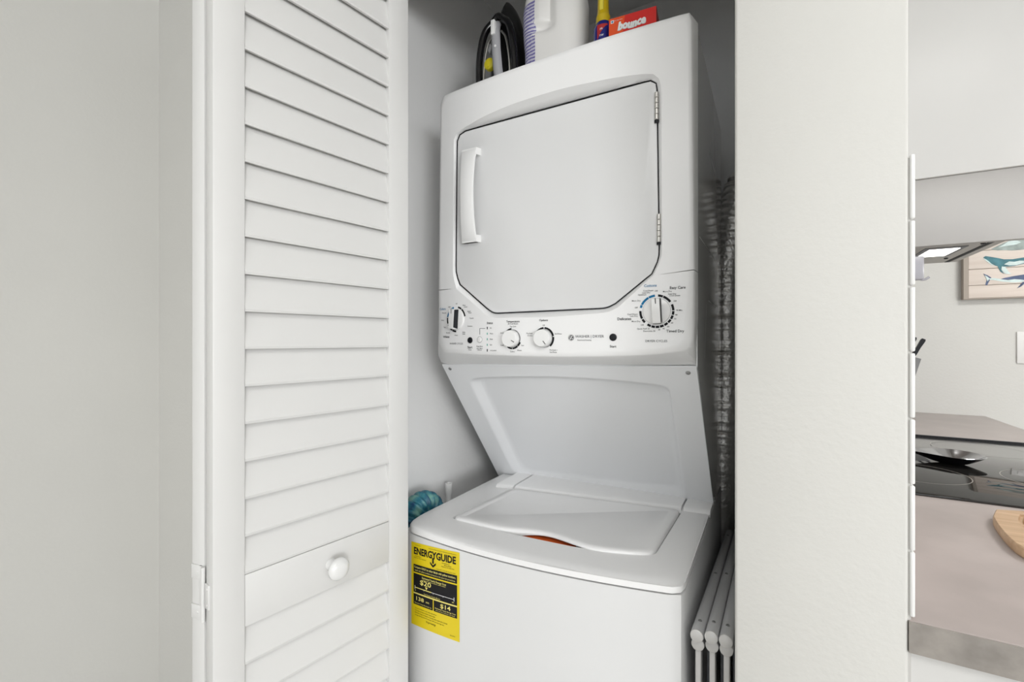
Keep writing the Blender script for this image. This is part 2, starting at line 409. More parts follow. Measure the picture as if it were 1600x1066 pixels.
def lerp_ring(a, b, t): return [p*(1-t)+q_*t for p, q_ in zip(a, b)]
YDOOR = 0.9015
def fascia(name, dr, ho_, ou, bottom=None, m='fascia_plastic'):
    rings = []
    ex = [h*.12+d*.88 for h, d in zip(ho_, dr)]
    rings.append([onY(p.x, p.y, YDOOR+.024) for p in dr])
    rings.append([onY(p.x, p.y, YDOOR+.002) for p in ex])
    for t, k in ((.55, .42), (.86, .12)):
        r = []
        for e, h in zip(ex, ho_):
            a = onY(e.x, e.y, YDOOR+.002); b = F(h); c = a*(1-t)+b*t
            r.append(c)
        rings.append(r)
    rings.append([F(p) for p in ho_])
    for t in (.06, .25, .45, .65, .85, .965): rings.append([F(p) for p in lerp_ring(ho_, ou, t)])
    last = [F(p) for p in ou]
    r1 = []
    for p in last: r1.append(p+Vector((0, .0035, 0)))
    rings.append(r1)
    rb = []
    for i, p in enumerate(last):
        if bottom and bottom[i] is not None: rb.append(onY(bottom[i].x, bottom[i].y, .945))
        else: rb.append(Vector((xl-.001 if p.x < xl+.04 else (xr+.001 if p.x > xr-.04 else p.x), .945, p.z)))
    rings.append([a*.5+b*.5+Vector((0, -.002, 0)) for a, b in zip(r1, rb)]); rings.append(rb)
    q = MB(); q.loft(rings, False); return q.obj(name, m, mach, True, 55)
fascia('dryer_fascia', door_A, hole_A, out_A)
dB = door_B[0]+door_B[1][1:]+door_B[2][1:]; hB = hole_B[0]+hole_B[1][1:]+hole_B[2][1:]; oB = out_B[0]+out_B[1][1:]+out_B[2][1:]
bot = [None]*8+[Vector((685+k*1.5, 556+k*3.4)) for k in range(4)]
bot += [Vector((690.5+(1087-690.5)*k/40, 569.3+3.6*k/40)) for k in range(1, 41)]
bot += [Vector((1087.6, 571.5)), Vector((1087.9, 567)), Vector((1088, 560)), Vector((1087.9, 552))]+[None]*7
bot = (bot+[None]*80)[:len(oB)]
cpanel = fascia('control_panel', dB, hB, oB, bot)
cpanel['label'] = 'white control panel with four dials'
# --- dryer door
def inset2(pts, d):
    c = Vector((870, 310)); n = len(pts); out = []
    for i, p in enumerate(pts):
        t = (pts[(i+1) % n]-pts[i-1]); nn = Vector((t.y, -t.x)).normalized()
        if nn.dot(c-p) < 0: nn = -nn
        out.append(p+nn*d)
    return out
dloop = door_A+dB[::-1][1:-1]
d0 = inset2(dloop, 1.4)
rings = [[onY(p.x, p.y, YDOOR+.020) for p in d0], [onY(p.x, p.y, YDOOR+.004) for p in d0], [onY(p.x, p.y, YDOOR+.0012) for p in inset2(dloop, 2.0)], [onY(p.x, p.y, YDOOR) for p in inset2(dloop, 3.6)]]
q = MB(); q.loft(rings, True, False, True)
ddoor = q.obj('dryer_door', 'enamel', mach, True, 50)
ddoor['label'] = 'flat white dryer door with clipped lower corners'
# dark ring put in as the shade of the gap behind the door edge
q = MB(); q.loft([[onY(p.x, p.y, YDOOR+.0235) for p in inset2(dloop, -2)], [onY(p.x, p.y, YDOOR+.0235) for p in inset2(dloop, 8)]], True)
q.obj('door_gap_shade', 'gap_dark', mach)
# handle: an arched pull bar over a shallow finger recess
q = MB(); n = 22
hz0, hz1 = onY(733, 381, YDOOR).z, onY(733, 236.5, YDOOR).z
rings = []
xa = onY(732, 300, YDOOR).x; xb = onY(751.5, 300, YDOOR).x
def hsec(t):
    z = hz0+(hz1-hz0)*t; a = math.sin(math.pi*t)**.62; out = .010+.024*a
    x0 = onY(721-3.4*a, 300, YDOOR-out).x; x1 = onY(745-7.5*a, 300, YDOOR-out).x
    return z, a, out, x0, x1
for i in range(n+1):
    z, a, out, bx0, bx1 = hsec(i/n); th = .006
    sec = [(bx0, -out+th), (bx0+.0012, -out+.0015), (bx0+.004, -out), (bx1-.004, -out), (bx1-.0008, -out+.0015), (bx1, -out+th), (bx1-.003, -out+th+.002), (bx0+.004, -out+th+.002)]
    rings.append([Vector((x, YDOOR+y, z)) for x, y in sec])
q.loft(rings, True, True, True)
rings = []
for i in range(n+1):
    z, a, out, bx0, bx1 = hsec(i/n)
    rings.append([Vector((bx0, YDOOR-out+.004, z)), Vector((bx0+.005, YDOOR-out+.004, z)), Vector((xa+.004, YDOOR+.001, z)), Vector((xa-.003, YDOOR+.001, z))])
q.loft(rings, True, True, True)
for t0, t1 in ((0, .075), (.925, 1)):
    z, a, out, bx0, bx1 = hsec(.03)
    q.loft([[Vector((bx0+.001, YDOOR-out+.003, zz)), Vector((bx1-.001, YDOOR-out+.003, zz)), Vector((xb, YDOOR+.001, zz)), Vector((xa-.002, YDOOR+.001, zz))] for zz in (hz0+(hz1-hz0)*t0, hz0+(hz1-hz0)*t1)], True, True, True)
q.obj('handle', 'white_plastic', ddoor, True, 40)
# hinges
for (u0, v0, u1, v1) in ((1024.6, 143.5, 1026.2, 186.5), (1028.3, 334, 1029.8, 378)):
    p0, p1 = onY(u0, v0, YDOOR-.004), onY(u1, v1, YDOOR-.004)
    q = MB(); x = (p0.x+p1.x)/2
    for k in range(5):
        a = p0.z+(p1.z-p0.z)*k/5; b = p0.z+(p1.z-p0.z)*(k+1)/5
        q.lathe([(.0034, 0), (.0041, .0006), (.0041, (b-a)*-1-.0012 if a > b else b-a-.0012), (.0034, abs(b-a)-.0004)], (x, YDOOR-.002, min(a, b)), 12)
    q.cur = 1; zb = min(p0.z, p1.z); q.lathe([(.0045, -.005), (.0045, 0)], (x, YDOOR, zb), 10)
    q.obj('hinge', ['chrome', 'black_plastic'], ddoor, True, 40)
# --- tower cabinet behind the fascia
YREAR = 1.44
pA = Vector((0, .938, onY(890, 571.3, .938).z)); ZT = 1.8765
pB = Vector((0, 1.222, 0.856))
q = MB(); prof = [(.950, ZT), (YREAR, ZT), (YREAR, .859), (1.262, .859), (1.26, .862), (.972, pA.z+.004), (.950, pA.z+.004)]
q.loft([[(xl+.003, y, z) for y, z in prof], [(xr-.003, y, z) for y, z in prof]], True, True, True)
tower = q.obj('dryer_cabinet', 'side_enamel', mach)
# side cheeks of the sloping housing
for sx in (-1, 1):
    x0 = xl if sx < 0 else xr; q = MB()
    prof2 = [(.946, ZT-.004), (.952, ZT), (YREAR, ZT), (YREAR, .858), (1.240, .858), (1.238, .860), (.952, pA.z-.004), (.946, pA.z)]
    q.loft([[(x0-sx*.0035, y, z) for y, z in prof2], [(x0, y, z) for y, z in prof2]], True, True, True)
    q.obj('side_panel', 'side_enamel', mach)
# fine scratches on the right flank
for (u0, v0, u1, v1) in ((1093, 370, 1120, 410), (1107, 470, 1120, 481), (1104, 475, 1101, 560), (1121, 490, 1124, 560), (1108, 235, 1117, 270)):
    a, b = onX(u0, v0, xr+.0004), onX(u1, v1, xr+.0004); d = (b-a).normalized(); s = Vector((0, -d.z, d.y))*.0009
    q = MB(); q.poly([a-s, b-s, b+s, a+s]); q.obj('scratch', 'enamel', tower)
# --- sloping access panel with sunk field
nP = (pB-pA).cross(Vector((1, 0, 0))).normalized()
if nP.y > 0: nP = -nP
def SP(p, d=0.0):
    return onP(p[0], p[1], Vector((0, pA.y, pA.z)), nP)+nP*d
PN = (15, 41, 21, 41)
def ring4(c, bows, rads, ns):
    """closed px outline from 4 corners with bowed sides -> matched samples"""
    out = []
    for i in range(4):
        a, b = Vector(c[i]), Vector(c[(i+1) % 4]); n_ = ns[i]
        mid = (a+b)/2+Vector(bows[i])
        for k in range(n_):
            t = k/n_; out.append(a*(1-t)**2+(mid*2-(a+b)/2)*2*t*(1-t)+b*t*t)
    return out
def soften(r, k):
    for _ in range(k): r = [(r[i-1]+r[i]*2+r[(i+1) % len(r)])/4 for i in range(len(r))]
    return r
ns = (24, 40, 30, 40)   # left side up->..., order TL, TR, BR, BL
ns = (40, 30, 40, 30)
oC = [(690.6, 570.2), (1088.3, 574), (1115, 789.5), (779.5, 744.5)]
iC = [(730.5, 592), (1046, 604.5), (1073, 784.5), (806, 746.5)]
jC = [(746, 595), (1044, 610), (1062, 769), (812.5, 737.5)]
z4 = [(0, 0)]*4
o4 = ring4(oC, z4, 0, ns); i4 = soften(ring4(iC, [(0, -9), (0, 0), (0, 0), (0, 0)], 0, ns), 3); j4 = soften(ring4(jC, [(0, -5), (0, 0), (0, 0), (0, 0)], 0, ns), 3)
rings = [[SP(p, -.004) for p in o4], [SP(p, .0) for p in o4]]
for t in (.03, .5, .93): rings.append([SP(p) for p in lerp_ring(o4, i4, t)])
rings += [[SP(p) for p in i4], [SP(p, -.0018) for p in lerp_ring(i4, j4, .18)], [SP(p, -.0102) for p in lerp_ring(i4, j4, .85)], [SP(p, -.012) for p in lerp_ring(i4, j4, 1.0)], [SP(p, -.0122) for p in lerp_ring(j4, [Vector((910, 670))]*len(j4), .05)]]
q = MB(); q.loft(rings, True, False, True)
acc = q.obj('access_panel', 'panel_paint', mach, True, 60); acc['label'] = 'sloping white panel with a sunk field'
for (u, v) in ((703.2, 576.3), (1075.2, 582.6)):
    q = MB(); c = SP((u, v)); q.lathe([(.0048, 0), (.0044, .0014), (.0025, .0022), (.0022, .0010), (.0004, .0008)], c, 16, nP)
    q.obj('screw', 'screw_metal', acc, True, 40)
# --- washer
def yfront(x):
    s = (x-xc)/(wd/2); return .747+.031*s*s
ZS = 0.848; ZD = 0.8625         # seam height, deck height
def FW(u, v): return onF(u, v, yfront, .76)
def zseam(x): return .842+(.858-.842)*(x-xl)/wd
# body: bowed front sheet + sides
q = MB(); nx = 24
xs = [xl+wd*i/nx for i in range(nx+1)]
plan = [(xl, YREAR), (xl, yfront(xl)+.016), (xl+.004, yfront(xl)+.004)]+[(x, yfront(x)) for x in xs[1:-1]]+[(xr-.004, yfront(xr)+.004), (xr, yfront(xr)+.016), (xr, YREAR)]
q.loft([[(x, y, .02) for x, y in plan], [(x, y, zseam(x)-.0028) for x, y in plan]], True, True, True)
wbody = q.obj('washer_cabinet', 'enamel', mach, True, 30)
q = MB(); q.box((xl+.03, .80, 0), (xr-.03, 1.40, .022)); q.obj('plinth', 'gap_dark', mach)
# top cover: plan outline -> lid hole
lid_front = V2((703.5, 807.5), (745, 819.5), (790, 831.5), (840, 843), (895, 855.5), (945, 864), (1000, 871), (1024, 870.5))
hole_px = [rounded([Vector(p) for p in lid_front], [0, 5, 10, 10, 10, 10, 8, 0], 4),
           V2((1024, 870.5), (1033, 856), (1067.5, 799)), V2((1067.5, 799), (799, 761)), V2((799, 761), (703.5, 807.5))]
HN = (44, 24, 40, 24)
holeW = []
for p, n_ in zip(hole_px, HN): holeW += resample(p, n_+1)[:-1]
holeW = soften([onZ(p.x, p.y, ZD) for p in holeW], 2)
def deckz(x): return ZD+(x-xc)*.016
fr = [Vector((x, yfront(x), 0)) for x in [xl+.035+(wd-.055)*i/30 for i in range(31)]]
corner = lambda a, c, b, n_: [Vector(a)*(1-t)**2+Vector(c)*2*t*(1-t)+Vector(b)*t*t for t in [k/n_ for k in range(1, n_)]]
pl = corner((xl, yfront(xl)+.085, 0), (xl, yfront(xl)-.004, 0), fr[0], 8)
pf = [Vector((xl, yfront(xl)+.085, 0))]+pl+fr
pr = corner(fr[-1], (xr, yfront(xr)-.002, 0), (xr, yfront(xr)+.03, 0), 6)+[Vector((xr, yfront(xr)+.03, 0))]
outW = [resample(pf+pr[:3], HN[0]+1), resample([pf+pr[:3]][0][-1:]+pr[3:]+[Vector((xr, 1.232, 0))], HN[1]+1), resample([Vector((xr, 1.232, 0)), Vector((xl, 1.222, 0))], HN[2]+1), resample([Vector((xl, 1.222, 0)), Vector((xl, yfront(xl)+.085, 0))], HN[3]+1)]
outl = []
for p in outW: outl += p[:-1]
def offp(pts, d):
    c = Vector((xc, 1.0, 0)); out = []
    for i, p in enumerate(pts):
        t = pts[(i+1) % len(pts)]-pts[i-1]; nn = Vector((t.y, -t.x, 0)).normalized()
        if nn.dot(c-p) < 0: nn = -nn
        out.append(p+nn*d)
    return out
def lvl(pts, dz): return [Vector((p.x, p.y, deckz(p.x)+dz)) for p in pts]
def seam(pts, dz): return [Vector((p.x, p.y, zseam(p.x)+dz)) for p in pts]
rings = [seam(offp(outl, .006), .0), seam(outl, 0.0), seam(outl, .0105), lvl(offp(outl, .002), -.0018), lvl(offp(outl, .006), 0)]
i0 = [Vector((p.x, p.y, deckz(p.x))) for p in holeW]
for t in (.3, .6, .9): rings.append([a*(1-t)+b*t for a, b in zip(rings[4], i0)])
rings += [i0, [p+Vector((0, 0, -.002)) for p in offp(i0, .0015)], [p+Vector((0, 0, -.022)) for p in offp(i0, .002)]]
q = MB(); q.loft(rings, True); wtop = q.obj('washer_top', 'fascia_plastic', mach, True, 50)
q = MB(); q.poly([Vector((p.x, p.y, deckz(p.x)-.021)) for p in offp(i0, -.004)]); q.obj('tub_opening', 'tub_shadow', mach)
# orange print on the rim below the finger gap
q = MB(); q.prism([onZ(u, v, ZD-.009) for u, v in ((792, 832.5), (830, 841), (870, 849), (900, 855), (900, 846), (865, 838), (830, 832), (800, 829))], (0, 0, -.008)); q.obj('warning_strip', 'orange', mach)
# lid: front edge arches up over the finger gap
lidf = V2((706.5, 808), (745, 817.5), (782, 827.0), (806, 829.6), (830, 831.6), (856, 836.2), (874, 842.2), (895, 850.5), (920, 859), (955, 865), (1000, 869.3), (1021, 869))
lid_px = [rounded([Vector(p) for p in lidf], [0]+[8]*10+[0], 4), rounded(V2((1021, 869), (1031, 854), (1064, 801)), [0, 5, 0], 4), V2((1064, 801), (803, 763)), V2((803, 763), (706.5, 808))]
lidW = []
for p, n_ in zip(lid_px, HN): lidW += resample(p, n_+1)[:-1]
lidW = soften([onZ(p.x, p.y, ZD+.002) for p in lidW], 2)
lz = [Vector((p.x, p.y, deckz(p.x))) for p in lidW]
cc = Vector((xc, 1.0, 0))
up = [p+Vector((0, 0, .0015)) for p in lz]
grip = [max(0, 1-abs((i-25)/11)**3) if i < HN[0] else 0 for i in range(len(up))]
rings = [[p+Vector((0, 0, -.012+.0095*g)) for p, g in zip(offp(up, .001), grip)], [p+Vector((0, 0, -.004+.003*g)) for p, g in zip(up, grip)], [p+Vector((0, 0, .0015)) for p in offp(up, .001)], [p+Vector((0, 0, .004)) for p in offp(up, .005)], [p+Vector((0, 0, .0042)) for p in offp(up, .014)], [p+Vector((0, 0, .0025)) for p in offp(up, .022)]]
q = MB(); q.loft(rings, True, False, True); lid = q.obj('washer_lid', 'fascia_plastic', mach, True, 60)
# raised hinge rail at the rear of the lid
q = MB()
for (ua, va, ub, vb) in ((776, 756.5, 802, 759.5), (805, 760, 1064.5, 797.5), (1068, 798, 1110, 804)):
    a, b = onZ(ua, va, ZD+.004), onZ(ub, vb, ZD+.004)
    rr = []
    for p in (a, b): 
        z = deckz(p.x); rr.append([Vector((p.x, p.y-.006, z-.006)), Vector((p.x, p.y-.002, z+.005)), Vector((p.x, p.y+.006, z+.0085)), Vector((p.x, 1.245, z+.010)), Vector((p.x, 1.25, z-.006))])
    q.loft(rr, True, True, True)
q.obj('hinge_rail', 'fascia_plastic', mach, True, 50)

# --- dials, buttons and print on the control panel
def pframe(u, v):
    p = F((u, v)); e = .004; tx = Vector((2*e, bow(p.x+e)-bow(p.x-e), 0)).normalized()
    nn = Vector((tx.y, -tx.x, 0)).normalized()
    if nn.y > 0: nn = -nn
    return p, tx, nn
def mpp(p): return (-ST*p.x+CT*p.y)/FPX      # metres per pixel at a point's depth
def ringarc(q, u, v, r0, r1, a0, a1, lift=.0006):
    p, tx, nn = pframe(u, v); k = max(2, int(abs(a1-a0)/6)); z = Vector((0, 0, 1))
    a = [math.radians(a0+(a1-a0)*i/k) for i in range(k+1)]
    pts = [[p+nn*lift+(tx*math.sin(t)+z*math.cos(t))*r for t in a] for r in (r0, r1)]
    q.loft(pts, False)
R_BIG = .0325
# printed rings
qd, qb, qg, qw = MB(), MB(), MB(), MB()
def big_ring(u, v, r1, segs, width=.0042):
    for a0, a1, qq in segs: ringarc(qq, u, v, r1-width, r1, a0, a1)
big_ring(713, 499, .0315, [(12, 35, qd), (38, 78, qd), (180, 205, qd), (208, 245, qd), (250, 278, qd), (282, 308, qb), (318, 345, qb)])
big_ring(1026, 486.5, .0322, [(5, 22, qd), (24, 55, qd), (66, 88, qd), (91, 104, qd), (107, 120, qd), (123, 136, qd), (139, 152, qd), (155, 168, qd), (171, 183, qd), (186, 198, qd), (201, 214, qd), (226, 240, qd), (243, 272, qd), (284, 294, qb), (296, 330, qb), (332, 354, qb)])
big_ring(800.5, 529.3, .0236, [(-45, -5, qd), (112, 138, qd), (141, 178, qd), (181, 215, qd)], .0036)
big_ring(850.2, 528.6, .0236, [(-48, -3, qd), (3, 78, qd), (83, 140, qd)], .0036)
def knob_big(u, v, mark):
    p, tx, nn = pframe(u, v); z = Vector((0, 0, 1)); q = MB(); q.cur = 0
    q.lathe([(.0262, -.001), (.0258, .0016), (.0250, .0032), (.0235, .0040), (.001, .0042)], p, 40, nn)
    # grip fin across the dial
    R = Matrix.Rotation(math.radians(mark), 3, nn); A = R@z; B = R@tx
    def sec(s, w, h0, h1): return [p+A*s-B*w+nn*h0, p+A*s-B*w*.8+nn*h1, p+A*s+B*w*.8+nn*h1, p+A*s+B*w+nn*h0]
    q.loft([sec(.0245, .0085, .003, .0150), sec(.022, .0090, .003, .0190), sec(-.020, .0090, .003, .0190), sec(-.0235, .0085, .003, .017)], True, True, True)
    q.cur = 1
    q.poly([p+A*.0235+nn*.0193-B*.0008, p+A*.0235+nn*.0193+B*.0008, p+A*.013+nn*.0193+B*.0008, p+A*.013+nn*.0193-B*.0008])
    q.cur = 2   # black faces on one flank and the lower end of the grip
    s0 = [p+A*.0240+B*.0089+nn*.0040, p+A*.0225+B*.0079+nn*.0175, p-A*.0200+B*.0079+nn*.0180, p-A*.0232+B*.0089+nn*.0040]
    q.poly([a+B*.0007 for a in s0])
    s1 = [p-A*.0238-B*.0082+nn*.0066, p-A*.0232-B*.0072+nn*.0152, p-A*.0232+B*.0072+nn*.0152, p-A*.0238+B*.0082+nn*.0066]
    q.poly([a-A*.0009 for a in s1])
    return q.obj('dial', ['knob_white', 'print_dark', 'black_plastic'], cpanel, True, 35)
knob_big(713, 499, -4).name = 'dial'
knob_big(1026, 486.5, 3)
def knob_small(u, v, mark):
    p, tx, nn = pframe(u, v); z = Vector((0, 0, 1)); q = MB()
    q.lathe([(.0192, -.001), (.0187, .010), (.0182, .0150), (.0172, .0164), (.001, .0167)], p, 40, nn)
    R = Matrix.Rotation(math.radians(mark), 3, nn); A = R@z; B = R@tx; q.cur = 1
    h = .0172; q.poly([p+A*.0168+nn*h-B*.0007, p+A*.0172+nn*h+B*.0007, p+A*.008+nn*h+B*.0007, p+A*.008+nn*h-B*.0007])
    q.lathe([(.0205, .0002), (.0203, .0022)], p, 40, nn, False)
    return q.obj('dial', ['knob_white', 'print_dark'], cpanel, True, 35)
knob_small(800.5, 529.3, -118); knob_small(850.2, 528.6, -140)
# small indicator ticks, buttons, connecting line
def quad(q, u0, v0, u1, v1, lift=.0006):
    q.poly([F(a)+Vector((0, -lift, 0)) for a in ((u0, v0), (u1, v0), (u1, v1), (u0, v1))])
for v, qq in ((512.8, qd), (521.5, qg), (530.2, qg), (539, qg), (547.6, qd)): quad(qq, 760.9, v-2 if qq is qd else v-1.6, 762.2, v+2 if qq is qd else v+1.6)
quad(qw, 749.6, 513.1, 758.5, 513.7); quad(qw, 749.6, 513.4, 750.3, 523)
def button(u, v, r, m, h=.003):
    p, tx, nn = pframe(u, v); q = MB(); q.lathe([(r*1.12, -.001), (r*1.12, .0006), (r, .0008), (r, h*.8), (r*.8, h), (.0003, h*1.02)], p, 24, nn)
    return q.obj('button', m, cpanel, True, 40)
button(734.7, 531.8, .0066, 'black_plastic'); button(749.6, 530.8, .0062, 'white_plastic'); button(958, 527.2, .0066, 'black_plastic')
ringarc(qw, 749.6, 530.8, .0068, .0075, 0, 360)
# round script badge
def badge(u, v):
    p, tx, nn = pframe(u, v); z = Vector((0, 0, 1)); q = MB()
    q.lathe([(.0062, -.0005), (.0062, .0010), (.0001, .0011)], p, 28, nn)
    q.cur = 1
    def stroke(pts, w):
        pts = [Vector(a) for a in pts]
        for a, b in zip(pts, pts[1:]):
            d = (b-a).normalized(); n_ = Vector((-d.y, d.x))*w
            q.poly([p+nn*.0014+(tx*c.x+z*c.y)*.0062 for c in (a-n_, b-n_, b+n_, a+n_)])
    import math as _m
    stroke([(.88*_m.cos(a*_m.pi/12), .88*_m.sin(a*_m.pi/12)) for a in range(25)], .05)
    stroke(smoothpath([(-.08, .42), (-.3, .6), (-.55, .35), (-.5, -.1), (-.25, -.25), (-.1, .05), (-.02, -.3), (-.25, -.62), (-.5, -.5)], 5), .075)
    stroke(smoothpath([(.05, .05), (.32, .2), (.45, .45), (.28, .58), (.1, .35), (.08, -.05), (.2, -.38), (.5, -.35), (.62, -.1)], 5), .075)
    return q.obj('badge', ['print_dark', 'print_white'], cpanel, True, 40)
badge(892.4, 527.8)
def put_text(q, txt, u, v, h, bold=False, fn=None, wscale=1.0):
    """letters with cap height h pixels centred on a pixel of the control panel"""
    vs, fs = text_mesh(txt, bold); p, tx, nn = pframe(u, v); s = h*mpp(p)/0.70; z = Vector((0, 0, 1))
    out = []
    for a in vs:
        w = p+tx*(a.x*s*wscale)+z*(a.y*s); w.y = bow(w.x)-.0007; out.append(w)
    q.add(out, fs)
for t, u, v, h in (('Start', 734.5, 543, 3.6), ('Status', 765.5, 505, 3.4), ('Whites', 697.5, 526.6, 3.4), ('Temperature', 801.5, 502.6, 3.2), ('Options', 849.5, 500.6, 3.2),
                   ('Easy Care', 1059, 449.6, 4.1), ('Timed Dry', 1055, 517.6, 4.1), ('Delicates', 975.6, 498.6, 4.1), ('Start', 958, 541.6, 3.7)):
    put_text(qd, t, u, v, h, True)
for t, u, v, h in (('Colors', 692, 483.2, 3.4), ('Cottons', 1016.2, 446.6, 4.0)): put_text(qb, t, u, v, h, True)
for t, u, v, h in (('WASHER CYCLES', 713, 537.2, 2.6), ('WASHER | DRYER', 921, 526, 4.1), ('DRYER CYCLES', 1025.5, 533.2, 3.4)): put_text(qw, t, u, v, h)
for t, u, v in (('Off', 713.5, 475), ('Rinse', 725.5, 477.3), ('& Spin', 728, 479.8), ('Speed', 733, 486.6), ('Wash', 734.5, 489), ('Casuals', 737, 497.4), ('Delicates', 734.5, 509.8), ('Bulky', 725, 519.3), ('Items', 725, 522),
                ('Light', 702.5, 479.6), ('Normal', 694.3, 489.2), ('Heavy', 692.2, 500.6), ('Light', 695.5, 511.4), ('Normal', 700.3, 520.2), ('Heavy', 713.2, 524),
                ('Pause', 734.5, 546.7), ('Deep Rinse', 749.6, 541.3), ('with Fabric', 749.6, 544.6), ('Softener', 749.6, 547),
                ('On', 767, 512.8), ('Wash', 768, 521.5), ('Rinse', 768, 530.2), ('Spin', 767.3, 539), ('Lid Locked', 770.8, 547.7),
                ('All Cold Rinses', 801.5, 506.2), ('Tap Cold', 801.5, 510.5), ('Cold', 784.5, 520.6), ('Cool', 784.5, 539.7), ('Colors', 800.8, 549.6), ('Warm', 811.6, 547.7), ('Hot', 816.8, 540),
                ('Off', 849.7, 508.6), ('2nd Rinse', 872.3, 521.8), ('Pre-Soak', 827.6, 521.2), ('15 mins', 828.4, 524.6), ('Pre-Soak +', 865, 547.2), ('2nd Rinse', 864.5, 550.6), ('Auto-Load Sensing', 913, 531.6)):
    put_text(qd, t, u, v, 1.9 if u < 780 else 2.1)
for t, u, v in (('Off', 1025.5, 455), ('More Dry', 1043, 455.6), ('Less Dry', 1050.5, 459.4), ('Cool Down', 1054.5, 462), ('Off', 1055, 470.5), ('90 Min.', 1061.7, 485), ('80', 1057, 492.2), ('70', 1055, 498.6), ('60', 1050.2, 504.8), ('50', 1044.2, 510.6), ('40', 1037, 513.7), ('30', 1030, 515.5),
                ('Dewrinkle 20', 1014.6, 517.6), ('Quick Fluff 10', 1005.2, 514), ('Off', 1003.8, 508.2), ('More Dry', 994, 502.4), ('Less Dry', 990.6, 494.2), ('Cool Down', 988.4, 491.3), ('Off', 994.3, 481), ('More Dry', 994.3, 470.2), ('Optimum', 1003.4, 460.9), ('Less Dry', 1010, 457.6), ('Cool Down', 1013, 454.4)):
    put_text(qd, t, u, v, 2.3)
for qq, m in ((qd, 'print_dark'), (qb, 'print_blue'), (qg, 'print_green'), (qw, 'print_grey')): tag(qq.obj('printed_lettering', m, cpanel), kind='stuff')

# --- energy label on the washer front
T0, T1, T2 = FW(643, 846), FW(718.3, 863.8), FW(641, 972.5)
lw, lh = (T1.x-T0.x), (T0.z-T2.z); zc_ = (T0.z+T1.z)/2
def LP(a, b, lift=.0006):
    x = T0.x+lw*a; z = (T0.z+(T1.z-T0.z)*a)-lh*b*1.0
    return Vector((x, yfront(x)-lift, z))
q = MB(); q.loft([[LP(a/8, b, .0004) for a in range(9)] for b in (0, 1)], False)
elab = q.obj('energy_label', 'label_yellow', mach); elab['label'] = 'yellow and black energy label'
kb, ky, kp = MB(), MB(), MB()
def lrect(q, a0, b0, a1, b1, lift): q.loft([[LP(a0+(a1-a0)*k/6, b, lift) for k in range(7)] for b in (b0, b1)], False)
lrect(kb, .055, .262, .955, .355, .0008); lrect(kb, .055, .372, .955, .600, .0008); lrect(kb, .055, .618, .48, .745, .0008); lrect(kb, .50, .618, .955, .745, .0008)
def ltext(q, txt, a, b, h, lift, bold=True, width=None):
    """cap height h in label heights, centred at (a, b); width in label widths stretches the line"""
    vs, fs = text_mesh(txt, bold); s = h*lh/.70
    ex = max(v.x for v in vs)-min(v.x for v in vs); sx = s if width is None else width*lw/ex
    out = []
    for v in vs: out.append(LP(a+v.x*sx/lw, b-v.y*s/lh, lift))
    q.add(out, fs)
ltext(kb, 'ENERGYGUIDE', .50, .102, .080, .001, 2, .87)
# arrow under the Y
kb.poly([LP(.468, .13, .001), LP(.502, .13, .001), LP(.502, .195, .001), LP(.468, .195, .001)])
kb.poly([LP(.425, .180, .001), LP(.425, .205, .001), LP(.485, .242, .001), LP(.545, .205, .001), LP(.545, .180, .001), LP(.485, .215, .001)])
ltext(kb, 'U.S. Government', .16, .028, .010, .001, False); ltext(kb, 'Federal law prohibits removal of this label before consumer purchase.', .67, .030, .010, .001, False, .55)
ltext(kb, 'Clothes Washer', .16, .160, .012, .001, False); ltext(kb, 'Capacity Class: Standard', .20, .180, .012, .001, False, .27)
ltext(kb, 'GE Appliances', .74, .160, .012, .001, False, .15); ltext(kb, 'Models GUD24', .78, .180, .012, .001, False); ltext(kb, 'Capacity: 2.3 cubic feet', .78, .200, .012, .001, False, .25)
ltext(kb, 'Compare ONLY to other labels with yellow numbers.', .74, .244, .010, .001, False, .38)
ltext(ky, 'Compare ONLY to other labels with yellow numbers.', .505, .292, .024, .0012, True, .86); ltext(ky, 'Labels with yellow numbers are based on the same test procedures.', .505, .330, .017, .0012, False, .84)
ltext(ky, 'Estimated Yearly Energy Cost', .50, .400, .022, .0012, True, .50); ltext(ky, '(when used with an electric water heater)', .50, .424, .012, .0012, False, .48)
ltext(ky, '$20', .325, .462, .055, .0012, True, .24)
ky.poly([LP(.315, .497, .0012), LP(.375, .497, .0012), LP(.345, .530, .0012)])
lrect(ky, .09, .533, .45, .543, .0012); lrect(kp, .45, .536, .90, .541, .0012)
for a in (.09, .90): lrect(kp, a-.004, .515, a+.006, .560, .0012)
for a in (.29, .49, .69): lrect(kp, a-.002, .538, a+.004, .552, .0012)
ltext(ky, '$7', .10, .575, .014, .0012, False); ltext(ky, '$48', .88, .575, .014, .0012, False); ltext(ky, 'Cost Range of Similar Models', .46, .585, .014, .0012, False, .34)
lrect(ky, .055, .6015, .955, .6165, .00085)
ltext(ky, '138', .205, .668, .045, .0012, True, .17); ltext(ky, 'kWh', .37, .676, .020, .0012, True); ltext(ky, 'Estimated Yearly Electricity Use', .27, .722, .014, .0012, False, .37)
ltext(ky, '$14', .735, .660, .048, .0012, True, .2); ltext(ky, 'Estimated Yearly Energy Cost', .73, .703, .014, .0012, True, .40); ltext(ky, '(when used with a natural gas water heater)', .73, .726, .011, .0012, False, .38)
for k, (t, wdt) in enumerate((('Your cost will depend on your utility rates and use.', .47), ('Cost range based only on standard capacity models.', .44), ('Estimated energy cost based on six wash loads a week and a national', .68), ('average electricity cost of 12 cents per kWh and natural gas cost.', .62))):
    ltext(kb, t, .09+wdt/2, .785+.028*k, .014, .001, False, wdt)
